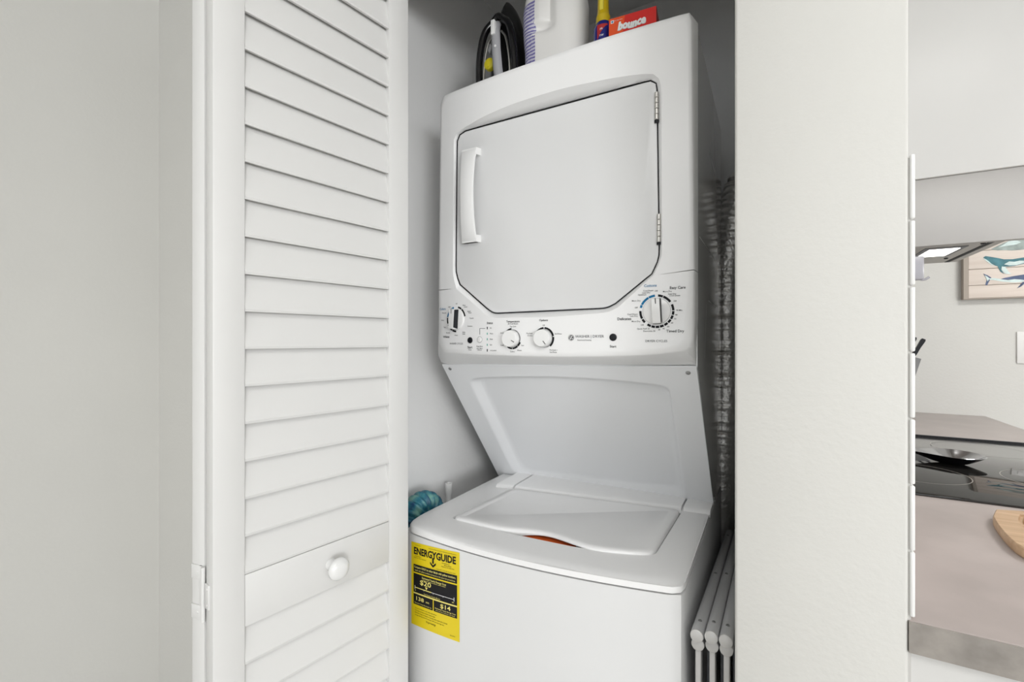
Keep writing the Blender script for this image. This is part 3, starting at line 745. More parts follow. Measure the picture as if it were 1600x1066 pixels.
ltext(kb, 'ftc.gov/energy', .44, .905, .022, .001, False, .2); ltext(kb, '290D1808P001', .87, .955, .009, .001, False)
for qq, nm, mm in ((kb, 'black_print', 'print_dark'), (ky, 'yellow_print', 'label_pale'), (kp, 'pale_rule', 'print_white')): tag(qq.obj(nm, mm, elab), kind='stuff')

# ================================================================== things on top of the dryer
# --- steam iron standing on its heel
ix, iy = -0.600, 1.02
iron = empty('steam_iron', (ix, iy, ZT), 'black steam iron with grey handle and yellow dial standing on its heel', 'iron')
def iw(t): return .058*max(0.0, 1-t**2.3)**.75      # half width of the sole at height fraction t
H = .290
def tear(y, k, n=26, z0=.0, zs=1.0):
    pts = []
    for i in range(n+1):
        t = i/n; pts.append(Vector((ix+iw(t)*k, y, ZT+z0+H*t*zs)))
    for i in range(n-1, -1, -1):
        t = i/n; pts.append(Vector((ix-iw(t)*k, y, ZT+z0+H*t*zs)))
    return pts
q = MB(); q.loft([tear(iy+.052, .98), tear(iy+.046, 1.0), tear(iy+.040, 1.0)], True, True, True); q.obj('sole_plate', 'steel', iron, True, 40)
q = MB(); q.loft([tear(iy+.040, .97), tear(iy+.026, .98), tear(iy+.010, .90, zs=.97), tear(iy-.004, .74, zs=.90), tear(iy-.012, .55, zs=.82)], True, True, True); q.obj('body', 'iron_smoke', iron, True, 50)
pth = smoothpath([(ix, iy+.010, ZT+H*.90), (ix, iy-.022, ZT+H*.86), (ix, iy-.050, ZT+H*.74), (ix, iy-.060, ZT+H*.55), (ix, iy-.060, ZT+H*.30), (ix, iy-.052, ZT+H*.10), (ix, iy-.02, ZT+.012), (ix, iy+.02, ZT+.012)], 6)
def loop(dx, k, zt, yo):   # side rails of the handle shell
    return smoothpath([(ix+dx*.25, iy-.030+yo, ZT+H*zt), (ix+dx*.72, iy-.038+yo, ZT+H*(zt-.10)), (ix+dx, iy-.040+yo, ZT+H*(zt-.30)), (ix+dx*1.06, iy-.038+yo, ZT+H*(zt-.55)), (ix+dx*1.02, iy-.030+yo, ZT+.006)], 8)
q = MB()
for sx in (-1, 1): q.tube(loop(.050*sx, 1, .725, 0), .0090, 12)
q.tube(smoothpath([(ix-.0125, iy-.030, ZT+H*.725), (ix, iy-.031, ZT+H*.75), (ix+.0125, iy-.030, ZT+H*.725)], 5), .0090, 12)
q.obj('handle_shell', 'black_gloss', iron, True, 60)
q = MB()
for sx in (-1, 1): q.tube(loop(.037*sx, 1, .62, .001), .0028, 8)
q.obj('chrome_trim', 'chrome', iron, True, 60)
q = MB(); secs = []
for t, w, y in ((.70, .006, -.036), (.66, .0095, -.047), (.58, .0115, -.056), (.42, .0115, -.060), (.25, .0120, -.060), (.06, .0120, -.054)):
    z = ZT+H*t; secs.append([Vector((ix+.018*(1-t/.7)+a*w, iy+y+b, z)) for a, b in ((-1, .010), (-.8, .001), (-.3, -.002), (.3, -.002), (.8, .001), (1, .010), (.5, .018), (-.5, .018))])
q.loft(secs, True, True, True); hg = q.obj('grip', 'iron_grey', iron, True, 50)
q = MB(); q.box((ix-.0025, iy-.064, ZT+H*.53), (ix+.0085, iy-.052, ZT+H*.655), .002); q.obj('steam_button', 'white_plastic', iron, True)
q = MB(); q.lathe([(.0032, 0), (.0032, .0015), (.0012, .002)], (ix+.011, iy-.0625, ZT+H*.42), 14, (0, -1, 0)); q.obj('small_button', 'white_plastic', iron, True)
q = MB(); q.poly([Vector((ix-.026+a, iy-.0335, ZT+H*.50+b)) for a, b in ((0, .016), (.008, .002), (.003, -.016), (-.006, -.002))]); q.prism([Vector((ix-.026+a, iy-.034, ZT+H*.50+b)) for a, b in ((0, .016), (.008, .002), (.003, -.016), (-.006, -.002))], (0, .03, 0)); q.obj('water_window', 'iron_grey', iron)
q = MB(); q.lathe([(.0150, 0), (.0150, .010), (.0125, .0125), (.001, .013)], (ix-.022, iy-.030, ZT+H*.345), 24, (0, -1, 0)); q.box((ix-.0235, iy-.0445, ZT+H*.345-.010), (ix-.0205, iy-.042, ZT+H*.345+.010)); q.obj('yellow_dial', 'iron_yellow', iron, True, 50)
q = MB(); q.lathe([(.010, 0), (.009, .010), (.005, .013)], (ix, iy+.004, ZT+H*.80), 16, (0, -1, .5)); q.obj('spray_nozzle', 'black_plastic', iron, True, 50)

# --- white detergent jug with moulded handle
jx, jy = -0.452, 1.015
jug = empty('detergent_jug', (jx, jy, ZT), 'white plastic detergent jug with moulded handle and violet printed label', 'jug')
JN = 72
def jug_sec(z, k=1.0, grow=0.0, a0=0, a1=JN, n=JN):
    hw = .079; hd = .048
    prof = [(0, .93), (.004, .975), (.012, 1.0), (.05, 1.0), (.10, .985), (.14, .995), (.19, 1.0), (.225, .93), (.25, .72), (.27, .42), (.285, .30), (.30, .29)]
    for (z0, s0), (z1, s1) in zip(prof, prof[1:]):
        if z0 <= z <= z1: s = s0+(s1-s0)*(z-z0)/(z1-z0); break
    out = []
    for i in range(a0, a1+(0 if a1 == JN and a0 == 0 else 1)):
        a = 2*math.pi*i/JN; c, d = math.cos(a), math.sin(a); e = .62
        x = hw*s*math.copysign(abs(c)**e, c); y = hd*max(s, .55)*math.copysign(abs(d)**e, d)
        if s < .5: x = hw*s*c; y = hw*s*d
        # waist on the label side
        if x < 0 and z < .2: x *= 1-.07*math.exp(-((z-.075)/.045)**2)*min(1, -x/.05)
        # groove of the handle on the front (towards -y): vertical groove, curving to the left at its foot
        if y < 0:
            gx = .004; zf = .135
            if z > zf: g = math.exp(-((x-gx)/.0075)**2)
            else: g = math.exp(-(((x-gx)**2)/.0075**2+((z-zf)/.012)**2))
            zz = zf+.004; g2 = math.exp(-((z-zz)/.010)**2)*(1/(1+math.exp(-(gx-x)/.004)))*(1/(1+math.exp((gx-.04-x)/.006)))
            y += .020*max(g, .9*g2)*(1 if z < .22 else max(0, 1-(z-.22)/.03))
            # handle slab left of the groove stands a little proud
        out.append(Vector((jx+x*(1+grow), jy+y*(1+grow)-grow*.0, ZT+z)))
    return out
q = MB(); zs = [0, .002, .006, .012]+[.012+.213*i/54 for i in range(1, 55)]+[.235, .245, .255, .265, .275, .285, .30]
q.loft([jug_sec(z) for z in zs], True, True, True); q.obj('body', 'jug_white', jug, True, 70)
q = MB(); q.lathe([(.028, .285), (.028, .318), (.026, .322), (.002, .322)], (jx, jy, ZT), 28); q.obj('cap', 'bottle_blue', jug, True, 40)
q = MB(); rr = [jug_sec(.016+.19*i/20, 1, .008, int(JN*.515), int(JN*.71)) for i in range(21)]
q.loft(rr, False); jl = q.obj('printed_label', 'jug_label', jug, True, 70)

# --- small blue bottle with yellow cap
b0 = onY(942.5, 50, .975); bx_ = b0.x; by_ = .975
bot_ = empty('squeeze_bottle', (bx_, by_, ZT), 'small dark blue bottle with yellow nozzle cap beside the red box', 'bottle')
zb1 = onY(942, 33, .96).z-ZT
q = MB(); q.lathe([(.020, 0), (.021, .003), (.021, zb1-.012), (.0195, zb1-.005), (.0150, zb1), (.0150, zb1+.004)], (bx_, by_, ZT), 28); bb = q.obj('body', 'bottle_blue', bot_, True, 50)
q = MB(); q.lathe([(.0155, zb1+.003), (.0155, zb1+.018), (.0138, zb1+.020), (.0125, zb1+.032), (.0115, zb1+.07), (.006, zb1+.078), (.001, zb1+.079)], (bx_, by_, ZT), 24); q.obj('cap', 'bottle_yellow', bot_, True, 40)
q = MB(); q.box((bx_-.004, by_-.0150, ZT+zb1+.027), (bx_+.005, by_-.006, ZT+zb1+.07), .001); q.obj('cap_clip', 'bottle_pale_yellow', bot_, True)
q = MB(); rr = []
for k in range(9):
    a = math.radians(-62+k*8); t = k/8; x, y = bx_+.0214*math.sin(a+.75), by_-.0214*math.cos(a+.75)
    rr.append([Vector((x, y, ZT+zb1-.012-.03*(1-t)**1.6)), Vector((x, y, ZT+zb1-.009))])
q.loft(rr, False); q.obj('red_label', 'bottle_red', bot_, True)
q = MB()
for zz in (.020, .034):
    vs, fs = text_mesh('TW' if zz > .03 else 'PR', True)
    q.add([Vector((bx_+.003+v.x*.006, by_-.0217+abs(v.x)*.0006, ZT+zb1-zz+v.y*.006)) for v in vs], fs)
q.obj('lettering', 'print_white', bot_)

# --- red dryer sheet box
ba = onY(951.5, 40, .944); be = onY(1024, 20, .944); rotb = math.radians(5)
bw = (be.x-ba.x)/math.cos(rotb)*1.0; bh = .058; bd_ = .055
rb_ = empty('dryer_sheet_box', (ba.x, .944, ZT), 'red and orange carton with white bounce lettering', 'box')
Rz = Matrix.Translation(Vector((ba.x, .944, ZT)))@Matrix.Rotation(rotb, 4, 'Z')
bh = onY(1024, 9.5, .944+bw*math.sin(rotb)).z-ZT
q = MB()
q.cur = 0
def bq(*p): q.poly([Rz@Vector(a) for a in p])
cut = bw*.33
bq((0, 0, 0), (cut*.75, 0, 0), (cut*1.05, 0, bh), (0, 0, bh)); q.cur = 1
bq((cut*.75, 0, 0), (bw, 0, 0), (bw, 0, bh), (cut*1.05, 0, bh)); bq((0, 0, bh), (bw, 0, bh), (bw, bd_, bh), (0, bd_, bh)); q.cur = 0; bq((0, bd_, 0), (0, 0, 0), (0, 0, bh), (0, bd_, bh))
q.cur = 2; bq((bw, 0, 0), (bw, bd_, 0), (bw, bd_, bh), (bw, 0, bh)); bq((bw, bd_, 0), (0, bd_, 0), (0, bd_, bh), (bw, bd_, bh)); bq((0, 0, 0), (0, bd_, 0), (bw, bd_, 0), (bw, 0, 0))
carton = q.obj('carton', ['box_orange', 'box_red', 'box_dark_red'], rb_)
q = MB(); vs, fs = text_mesh('bounce', 2); ex = max(v.x for v in vs)-min(v.x for v in vs); s = bw*.58/ex
x0 = bw*.50; z0 = bh-.0215
def btxt(q, lift, off=(0, 0), gs=1.0):
    q.add([Rz@Vector((x0+off[0]+(v.x+.22*v.y)*s*gs, -lift, z0+off[1]+v.y*s*1.25*gs+.0012*math.sin((v.x/ex+.5)*9))) for v in vs], fs)
btxt(q, .0009); q.obj('lettering', 'print_white', rb_)
q = MB(); btxt(q, .0005, (-.0011, -.0007)); btxt(q, .00052, (.0008, -.001)); q.obj('lettering_shadow', 'whale_pale', rb_)
q = MB(); q.poly([Rz@Vector((a, -.0006, b)) for a, b in ((.004, bh-.011), (.0105, bh-.011), (.0105, bh-.0045), (.004, bh-.0045))])
vs, fs = text_mesh('fresh dryer sheets', False); q.add([Rz@Vector((.0195+v.x*.0024, -.0006, bh-.0065+v.y*.003)) for v in vs], fs); q.obj('small_print', 'print_white', rb_)
q = MB(); q.poly([Rz@Vector((a, -.0009, b)) for a, b in ((.0055, bh-.0095), (.009, bh-.0095), (.009, bh-.006), (.0055, bh-.006))]); q.obj('print_mark', 'print_blue', rb_)

# ================================================================== in the closet
# --- foil exhaust duct at the back right corner
path = smoothpath([onY(1163, 288, 1.535), onY(1156, 303, 1.530), onY(1149, 340, 1.510), onY(1139, 420, 1.500), onY(1136, 520, 1.500), onY(1135, 620, 1.500), onY(1128, 720, 1.502), onY(1120, 850, 1.505), onY(1116, 1000, 1.505), onY(1116, 1130, 1.505)], 26)
path = [Vector((-.060, 1.568, path[0].z-.02)), Vector((-.075, 1.552, path[0].z-.004))]+path
rad = []
d = 0
for i, p in enumerate(path):
    if i: d += (p-path[i-1]).length
    rad.append(.047+.0028*math.sin(d*2*math.pi/.021)+random.uniform(-.0018, .0018))
q = MB(); q.tube(path, rad, 22); duct = q.obj('foil_duct', 'foil', None, True, 70)
tag(duct, 'crinkled silver foil exhaust duct running down behind the dryer', 'duct')
# --- ribbed teal hose looping beside the washer
cH = Vector((-.797, .925, .800)); path = []; rad = []
nH = 130
for i in range(nH+1):
    t = i/nH
    if t < .22: a = math.pi; p = cH+Vector((0, -.046, -.16*(1-t/.22)))
    elif t < .78:
        a = math.pi*(1-(t-.22)/.56); p = cH+Vector((0, math.cos(a)*.046, math.sin(a)*.040))
    else: p = cH+Vector((0, .046, -.16*(t-.78)/.22))
    path.append(p); rad.append(.0300+.0042*math.cos(i*2*math.pi/7.2))
q = MB(); q.tube(path, rad, 26); tag(q.obj('ribbed_hose', 'hose_fabric', None, True, 70), 'ribbed teal and blue hose looped between washer and closet wall', 'hose')
# --- white standpipe
pp = onY(701.3, 755, 1.09)
q = MB(); q.lathe([(.0085, 0), (.0085, pp.z-.035), (.0105, pp.z-.022), (.0108, pp.z), (.0088, pp.z), (.0086, pp.z-.02)], (pp.x, pp.y, 0), 20, None, False)
tag(q.obj('standpipe', 'pvc', None, True, 40), 'thin white plastic pipe rising beside the closet wall', 'pipe')
# --- folded clothes drying rack between washer and wall
rack = empty('drying_rack', (-.08, 1.1, 0), 'folded grey metal drying rack standing between washer and closet wall', 'drying rack')
def bar(x, ya, za, yb, zb, r=.0100):
    q = MB(); a, b = Vector((x, ya, za)), Vector((x+.001, yb, zb)); q.tube([a, b], r, 18, True, .86); q.cur = 1
    d = (a-b).normalized(); q.lathe([(r*.98, 0), (r*.96, .002), (r*.8, .003), (.0002, .0031)], a, 18, d)
    q.cur = 2
    for t in (.055, .42, .9):
        c = a.lerp(b, t)+Vector((0, 0, r*.86)); q.lathe([(.0030, -.0004), (.0028, .0012), (.0014, .0013), (.0012, .0002)], c, 12, (0, 0, 1))
    return q.obj('bar', ['rack_metal', 'rack_leg', 'screw_metal'], rack, True, 40)
for x, v in ((-.1005, 993.5), (-.0795, 995.5), (-.0588, 1001)):
    ya = .775; za = onX(0, 0, -1).z if 0 else None
    p = onY({-.1005: 1088, -.0795: 1109, -.0588: 1130}[x], v, ya); bar(x, ya, p.z, 1.455, p.z-.085)
    bar(x, ya+.012, p.z-.020, 1.44, p.z-.112)
bar(-.1085, .89, .765, 1.40, .665, .0068)
for x in (-.1005, -.0795, -.0588):
    for yy in (.80, 1.38):
        q = MB(); q.box((x-.0042, yy-.011, 0.0), (x+.0042, yy+.011, .775 if yy < 1 else .69), .0015); q.obj('leg', 'rack_leg', rack, True, 40)
for x in (-.110, -.090, -.069, -.050):  # dark strips filling in the dark between the pale legs
    q = MB(); q.box((x-.0032, .845, .02), (x+.0032, .865, .755), .001); q.obj('leg', 'rack_dark', rack, True, 40)

# ================================================================== kitchen beyond the partition
ZC = 0.939; XT = 0.1500
# glazed wall tiles, running bond
splash = tag(empty('trim_1', (XK, 1.7, ZC), 'glossy white subway tile cladding on the kitchen side of the partition'), kind='structure')
q = MB(); q.box((XK, YW+.004, ZC-.12), (XK+.0028, YKB-.001, 1.488)); q.obj('grout_bed', 'grout', splash)
TH_, TL_ = .0786, .1570
tm = {}
def tile(y0, y1, z0):
    L = round(y1-y0, 4)
    if L not in tm:
        q = MB(); q.box((0, 0, 0), (XT-XK-.0015, y1-y0, TH_-.002), .0016, None, 2)
        o = q.obj('tile', 'tile_glaze', None, True, 60); tm[L] = o
    else: o = tm[L].copy(); C.objects.link(o)
    o.parent = splash; o.location = Vector((XK+.0014, y0, z0))-splash.location
    return o
zt0 = onY(1425, 965, YW+.001).z
r = 0
while zt0+r*TH_ < 1.45:
    y = YW+.001; first = TL_ if r % 2 == 0 else TL_/2
    if r % 2: tile(y, y+TL_/2-.002, zt0+r*TH_); y += TL_/2
    while y+TL_ < YKB: tile(y, y+TL_-.002, zt0+r*TH_); y += TL_
    r += 1
# worktop and base cabinets
q = MB(); q.box((XK, YW+.002, ZC-.038), (.829, YKB, ZC), .0025); q.v
ct = empty('worktop', (.49, 1.7, ZC-.038), 'grey stone worktop with rough grey front edge under the hob', 'countertop')
tp = q.obj('slab', 'quartz', ct, True, 40)
q = MB(); q.box((XK, YW-.0008, ZC-.0375), (.829, YW+.004, ZC-.0012)); q.obj('front_edge', 'quartz_edge', ct)
bc = empty('base_cabinet', (.47, 1.7, 0), 'white kitchen base cabinet under the stone worktop', 'cabinet')
q = MB(); q.box((XK, YW+.012, .10), (.775, YKB-.002, ZC-.038)); q.obj('carcass', 'cabinet_white', bc)
q = MB(); q.box((XK+.0, YW+.06, 0), (.72, YKB-.002, .10)); q.obj('plinth', 'cabinet_white', bc)
for k in range(4):
    y0 = YW+.015+k*.51; q = MB(); q.box((.776, y0, .11), (.794, min(y0+.505, YKB-.01), ZC-.05), .002); dd = q.obj('door', 'cabinet_white', bc, True)
    q = MB(); q.box((.80, y0+.20, .80), (.812, y0+.32, .808), .002); q.box((.793, y0+.20, .80), (.803, y0+.206, .808)); q.box((.793, y0+.314, .80), (.803, y0+.32, .808)); q.obj('handle', 'chrome', dd, True)
# glass ceramic hob
hy0, hy1, hx0, hx1 = onZ(1430, 774, ZC).y, onZ(1430, 681.5, ZC).y, .215, .775
hob = empty('ceramic_hob', ((hx0+hx1)/2, (hy0+hy1)/2, ZC), 'black glass ceramic hob with pale ring markings', 'hob')
q = MB(); q.box((hx0, hy0, ZC-.0002), (hx1, hy1, ZC+.005), .0015); q.obj('glass', 'ceran', hob, True, 40)
q = MB()
q.box((hx0, hy1-.006, ZC), (hx1, hy1+.003, ZC+.0058)); q.obj('rear_trim', 'black_plastic', hob)
for cx, cy, r in ((.318, 1.475, .098), (.60, 1.535, .112), (.555, 1.895, .112), (.31, 1.86, .08)):
    q = MB(); pts = []
    for rr_ in (r-.0018, r): pts.append([Vector((cx+rr_*math.cos(2*math.pi*k/64), cy+rr_*math.sin(2*math.pi*k/64), ZC+.0053)) for k in range(64)])
    q.loft(pts, True); q.obj('zone_ring', 'zone_ring', hob)
q = MB()
for a, b, c, d in ((.50, 1.295, .765, 1.297), (.50, 1.36, .765, 1.362), (.50, 1.295, .502, 1.362)): q.poly([Vector((a, b, ZC+.0053)), Vector((c, b, ZC+.0053)), Vector((c, d, ZC+.0053)), Vector((a, d, ZC+.0053))])
q.obj('control_marking', 'zone_ring', hob)
# steel spoon rest on the hob
sp = onZ(1490, 724, ZC+.006)
sr = empty('spoon_rest', (sp.x, sp.y, ZC+.005), 'small polished steel dish with black underside and handle resting on the hob', 'spoon rest')
def dish(r, z, n=40):
    out = []
    for k in range(n):
        a = 2*math.pi*k/n; c, s = math.cos(a), math.sin(a)
        # bowl with a drawn-out lip towards the handle (-x)
        x = r*c*(1.0 if c > 0 else 1.0+.55*max(0, -c)**6); y = r*s*(1 if c > 0 else 1-.25*max(0, -c)**3)
        out.append(Vector((sp.x+x, sp.y+y, ZC+.005+z)))
    return out
q = MB(); q.cur = 1; q.loft([dish(.018, 0), dish(.030, .005), dish(.052, .0185), dish(.0625, .0265)], True, True, False)
q.cur = 0; q.loft([dish(.0625, .0265), dish(.0618, .0272), dish(.050, .0205), dish(.028, .0075), dish(.015, .0035)], True, False, True)
q.obj('bowl', ['steel', 'black_gloss'], sr, True, 50)
q = MB(); q.cur = 0
secs = []
for t, w, h in ((0, .013, .026), (.3, .010, .023), (.7, .011, .021), (1, .012, .024)):
    x = sp.x-.085-(.13)*t; secs.append([Vector((x, sp.y-w, ZC+.005+h)), Vector((x, sp.y, ZC+.005+h+.003)), Vector((x, sp.y+w, ZC+.005+h)), Vector((x, sp.y, ZC+.005+h-.004))])
q.loft(secs, True, True, True); q.obj('handle', 'steel', sr, True, 40)
# bamboo chopping board on the worktop
cpx = [(1600, 793.6), (1560, 795.5), (1551, 799), (1550, 806), (1556, 818), (1575, 840), (1600, 860)]
cb = empty('chopping_board', (.52, .93, ZC), 'bamboo chopping board with juice groove on the stone worktop', 'chopping board')
# rounded-end board: outline from a box with large radius at the near-left end
bp = [onZ(u, v, ZC+.018) for u, v in ((1553, 798), (1550.5, 806), (1562, 826), (1600, 861))]
A = onZ(1556, 796, ZC+.018)
B_ = onZ(1551, 806, ZC+.018); Cc = onZ(1572, 836, ZC+.018); Dd = onZ(1600, 860, ZC+.018)
E = onZ(1600, 798.5, ZC+.018)
far = (E-A).normalized(); near = (Dd-Cc).normalized()
outl2 = [A]+[B_]+[onZ(1557, 817, ZC+.018)]+[Cc]+[Dd]+[Dd+Vector((.10, -.03, 0))]+[Dd+Vector((.22, .02, 0))]+[A+far*.34+Vector((0, -.07, 0)), A+far*.33+Vector((0, -.02, 0)), A+far*.29]
ol = resample(rounded(outl2+[outl2[0]], [0, .004, .012, .02, .03, .05, .05, .04, .02, .02, 0], 6), 64)[:-1]
cen = sum(ol, Vector())/len(ol)
def sc_(k, z): return [Vector((cen.x+(p.x-cen.x)*k, cen.y+(p.y-cen.y)*k, ZC+z)) for p in ol]
q = MB(); q.loft([sc_(.985, 0), sc_(1.0, .003), sc_(1.0, .016), sc_(.99, .018), sc_(.80, .018), sc_(.79, .0145), sc_(.765, .0145), sc_(.755, .018)], True, True, True)
q.obj('board', 'board_wood', cb, True, 40)
# knife block with black handled knives
kbx, kby = .480, 2.60
kbk = empty('knife_block', (kbx, kby, ZC), 'grey acrylic knife block at the kitchen end wall', 'knife block')
ax_ = Vector((.34, 0, .94)).normalized(); sd = Vector((.94, 0, -.34)).normalized(); yv = Vector((0, 1, 0))
q = MB(); base = Vector((kbx-.045, kby, ZC))
q.prism([Vector((kbx-.075, kby-.055, ZC)), Vector((kbx+.015, kby-.055, ZC)), Vector((kbx+.083, kby-.055, ZC+.255)), Vector((kbx+.020, kby-.055, ZC+.275))], (0, .11, 0))
q.obj('block', 'knife_block', kbk)
for k, (o1, o2, L, tl) in enumerate(((.028, -.035, .085, .01), (.066, .030, .080, .06))):
    c = Vector((kbx+o1, kby+o2, ZC+.250)); a2 = (ax_+Vector((tl*2, 0, 0))).normalized(); kn_ = empty('kitchen_knife', c, ['black handled knife standing upright in the acrylic knife block', 'black handled knife leaning out at the edge of the acrylic knife block'][k], 'knife', 'knives in the block')
    q = MB(); s2 = a2.cross(yv).normalized()
    def sec(t, w): return [c+a2*t-s2*w-yv*.006, c+a2*t+s2*w-yv*.006, c+a2*t+s2*w+yv*.006, c+a2*t-s2*w+yv*.006]
    q.loft([sec(.010, .006), sec(.03, .0078), sec(.06, .0068), sec(L+.012, .0085), sec(L+.02, .006)], True, True, True); q.obj('handle', 'black_plastic', kn_, True, 40)
    q = MB(); q.loft([sec(-.10, .009), sec(.006, .010)], True, True, True); q.obj('blade', 'steel', kn_)
    q = MB(); q.loft([sec(.004, .0105), sec(.012, .0105)], True, True, True); q.obj('bolster', 'steel', kn_)
# clear hook stuck on the tiles
hk = empty('adhesive_hook', (XT+.002, .76, 1.36), 'clear plastic adhesive hook on the white tile wall', 'hook')
hy = .722; hz1_ = onY(1437, 407, hy).z; hz0_ = onY(1437, 437.5, hy).z
q = MB(); q.box((XT-.0012, hy-.008, hz0_), (.1607, hy+.008, hz1_+.004), .0012)
q.tube(smoothpath([(.1565, hy, hz0_+.0015), (.1605, hy, hz0_), (.164, hy, hz0_+.0008), (.167, hy, hz0_+.003)], 4), [.0014]*13, 8); q.obj('hook_body', 'clear_plastic', hk, True, 40)
# cooker hood
HF = hy0+.004; zf0, zf1 = onY(1430, 386, HF).z, onY(1430, 282, HF).z
hood = empty('cooker_hood', (XT+.2, 1.66, 1.5), 'grey steel cooker hood with lit lamp under the white wall cabinet', 'cooker hood')
HR = 2.07; zu = CAMZ+(CV-413.2)/FPX*(HR/(CT+(1430-CU)/FPX*ST))
xrg = onZ(1495, 409, zu).x
q = MB(); q.box((XT-.001, HF, zf0), (.640, HF+.016, zf1), .001); q.obj('side_panel', 'hood_steel', hood, True)
q = MB(); q.box((XT-.001, HF+.016, zu), (xrg, HR, zf1)); q.obj('canopy', 'hood_under', hood)
q = MB(); a, b = onZ(1474.5, 410, zu), onZ(1555, 377.5, zu); xs_ = (a.x+b.x)/2
q.box((xs_-.006, HF+.02, zu-.0012), (xs_+.006, HR-.012, zu+.002)); q.obj('grease_slot', 'gap_dark', hood)
lq = [onZ(u, v, zu-.001) for u, v in ((1440, 400), (1476, 399), (1491, 389.5), (1452, 390.5))]
lx0, lx1 = min(p.x for p in lq), max(p.x for p in lq); ly0, ly1 = min(p.y for p in lq), max(p.y for p in lq)
q = MB(); q.box((lx0-.014, ly0-.02, zu-.0015), (lx1+.012, ly1+.02, zu+.001)); q.obj('lamp_bezel', 'rack_dark', hood)
q = MB(); q.box((lx0, ly0, zu-.003), (lx1, ly1, zu-.001)); q.obj('lamp', 'lamp_glass', hood)
print('LAMP', lx0, lx1, ly0, ly1, 'hood', zu, xrg, HF, zf0, zf1)
for u, v in ((1478, 403.5), (1536, 380)):
    q = MB(); q.lathe([(.006, 0), (.004, .003)], onZ(u, v, zu), 12, (0, 0, -1)); q.obj('push_button', 'black_plastic', hood)
# wall cabinet above the hood
wc = empty('wall_cabinet', (XT+.2, 1.6, zf1), 'tall white wall cabinet above the cooker hood', 'cabinet')
q = MB(); q.box((XK+.001, HF-.006, zf1+.0006), (.60, HR+.02, HC-.002), .001); q.obj('carcass', 'cabinet_white', wc, True)
for k in range(2):
    y0 = HF+k*.405; q = MB(); q.box((.6005, y0, zf1+.003), (.619, y0+.40, HC-.04), .0015); q.obj('door', 'cabinet_white', wc, True)
# picture of whales on boards
YP = YKB-.032
pic = empty('whale_picture', (1.0, YP, 1.46), 'wooden board picture of three painted whales on the kitchen wall', 'picture')
p0 = onY(1514, 466.5, YP); px0 = onY(1513.5, 440, YP).x; pz0 = p0.z
PWd, bh_ = .38, .0
seams = [pz0, onY(1530, 446, YP).z, onY(1530, 420.5, YP).z, onY(1530, 392, YP).z]
seams += [seams[-1]+.085*k for k in range(1, 3)]
for a, b in zip(seams, seams[1:]):
    q = MB(); q.box((px0, YP, a+.0008), (px0+PWd, YKB-.006, b-.0008), .0015); q.obj('plank', 'picture_wood', pic, True)
q = MB(); q.box((px0-.016, YP+.001, pz0), (px0, YKB-.0005, seams[-1])); q.obj('frame_side', 'canvas_edge', pic)
q = MB(); q.box((px0-.016, YP+.0015, pz0-.004), (px0+PWd, YKB-.0005, pz0)); q.box((px0+PWd, YP+.001, pz0), (px0+PWd+.01, YKB-.0005, seams[-1])); q.box((px0, YKB-.007, pz0), (px0+PWd, YKB-.0005, seams[-1])); q.obj('frame_back', 'canvas_edge', pic)
zp = lambda x, y: onY(1415+x/8.649, 360+y/8.649, YP-.001)
def whale(name, shapes):
    q = MB(); ms = []
    for m, pts, lift in shapes:
        if m not in ms: ms.append(m)
        q.cur = ms.index(m); ps = [zp(*p)+Vector((0, -lift, 0)) for p in pts]; q.prism(ps, (0, .0008+lift, 0))
    o = q.obj(name, ms, pic); return o
whale('painted_whale', [('whale_grey', [(1150, 255), (1210, 225), (1320, 170), (1430, 130), (1560, 100), (1700, 80), (1900, 90), (2050, 140), (2150, 210), (2060, 235), (1850, 240), (1650, 250), (1550, 265), (1440, 272), (1340, 268), (1240, 270)], 0),
    ('whale_pale', [(1390, 150), (1450, 135), (1510, 140), (1560, 160), (1500, 190), (1440, 200), (1330, 215), (1250, 235), (1330, 190)], .0004)])
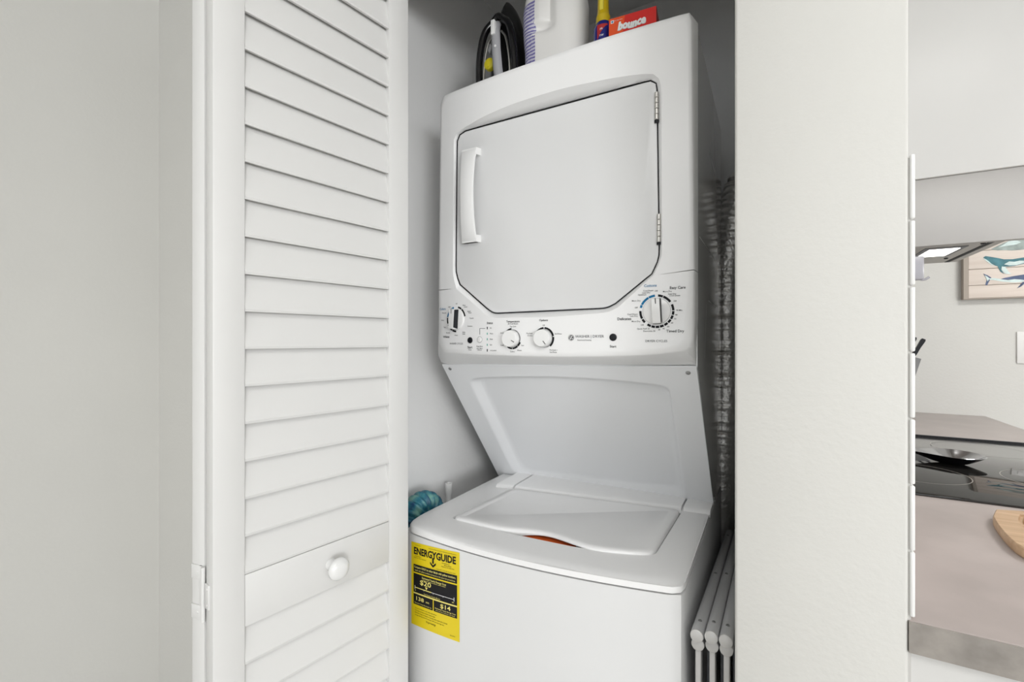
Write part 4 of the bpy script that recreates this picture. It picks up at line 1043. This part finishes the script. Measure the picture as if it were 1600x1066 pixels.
whale('painted_whale', [('whale_teal', [(1050, 365), (1080, 348), (1160, 360), (1250, 375), (1330, 392), (1450, 390), (1560, 372), (1700, 350), (1850, 380), (1900, 330), (1960, 400), (1880, 440), (1750, 440), (1600, 450), (1480, 480), (1380, 490), (1290, 490), (1220, 480), (1160, 450), (1110, 410), (1060, 385)], 0),
    ('whale_pale', [(1050, 372), (1075, 385), (1120, 415), (1165, 455), (1200, 480), (1160, 470), (1110, 430), (1065, 395)], .0004),
    ('whale_pale', [(1330, 460), (1400, 420), (1470, 425), (1540, 410), (1600, 410), (1600, 440), (1500, 470), (1400, 475)], .0004),
    ('whale_teal', [(1240, 480), (1300, 480), (1290, 530), (1330, 590), (1280, 555)], .0006), ('whale_pale', [(1300, 488), (1350, 495), (1390, 560), (1430, 590), (1350, 590), (1300, 545)], .0005)])
whale('painted_whale', [('whale_navy', [(1280, 660), (1350, 640), (1450, 620), (1560, 603), (1650, 590), (1800, 590), (1920, 630), (1850, 680), (1700, 690), (1550, 692), (1400, 690), (1310, 680)], 0),
    ('whale_pale', [(1130, 650), (1200, 645), (1290, 660), (1380, 672), (1470, 660), (1560, 665), (1640, 680), (1560, 700), (1440, 705), (1300, 692), (1190, 672), (1135, 668)], .0004),
    ('whale_navy', [(1050, 585), (1110, 610), (1160, 640), (1140, 670), (1100, 745), (1078, 735), (1098, 670), (1080, 630)], .0003), ('whale_pale', [(1070, 605), (1110, 630), (1135, 650), (1110, 690), (1098, 670), (1085, 635)], .0007),
    ('whale_navy', [(1580, 700), (1640, 690), (1560, 760), (1505, 785)], .0005)])
# wall plate with rocker at the right
pl0, pl1 = onY(1589, 518.5, YKB-.006), onY(1589, 568, YKB-.006)
sw = empty('wall_switch', (pl0.x+.05, YKB, pl1.z), 'white wall switch plate below the whale picture', 'switch')
q = MB(); q.box((pl0.x, YKB-.007, pl1.z), (pl0.x+.118, YKB+.0005, pl0.z), .002); q.obj('plate', 'plate_white', sw, True)
for k in range(2):
    q = MB(); q.box((pl0.x+.022+k*.042, YKB-.0105, pl1.z+.035), (pl0.x+.054+k*.042, YKB-.006, pl0.z-.035), .0015); q.obj('rocker', 'plate_white', sw, True)
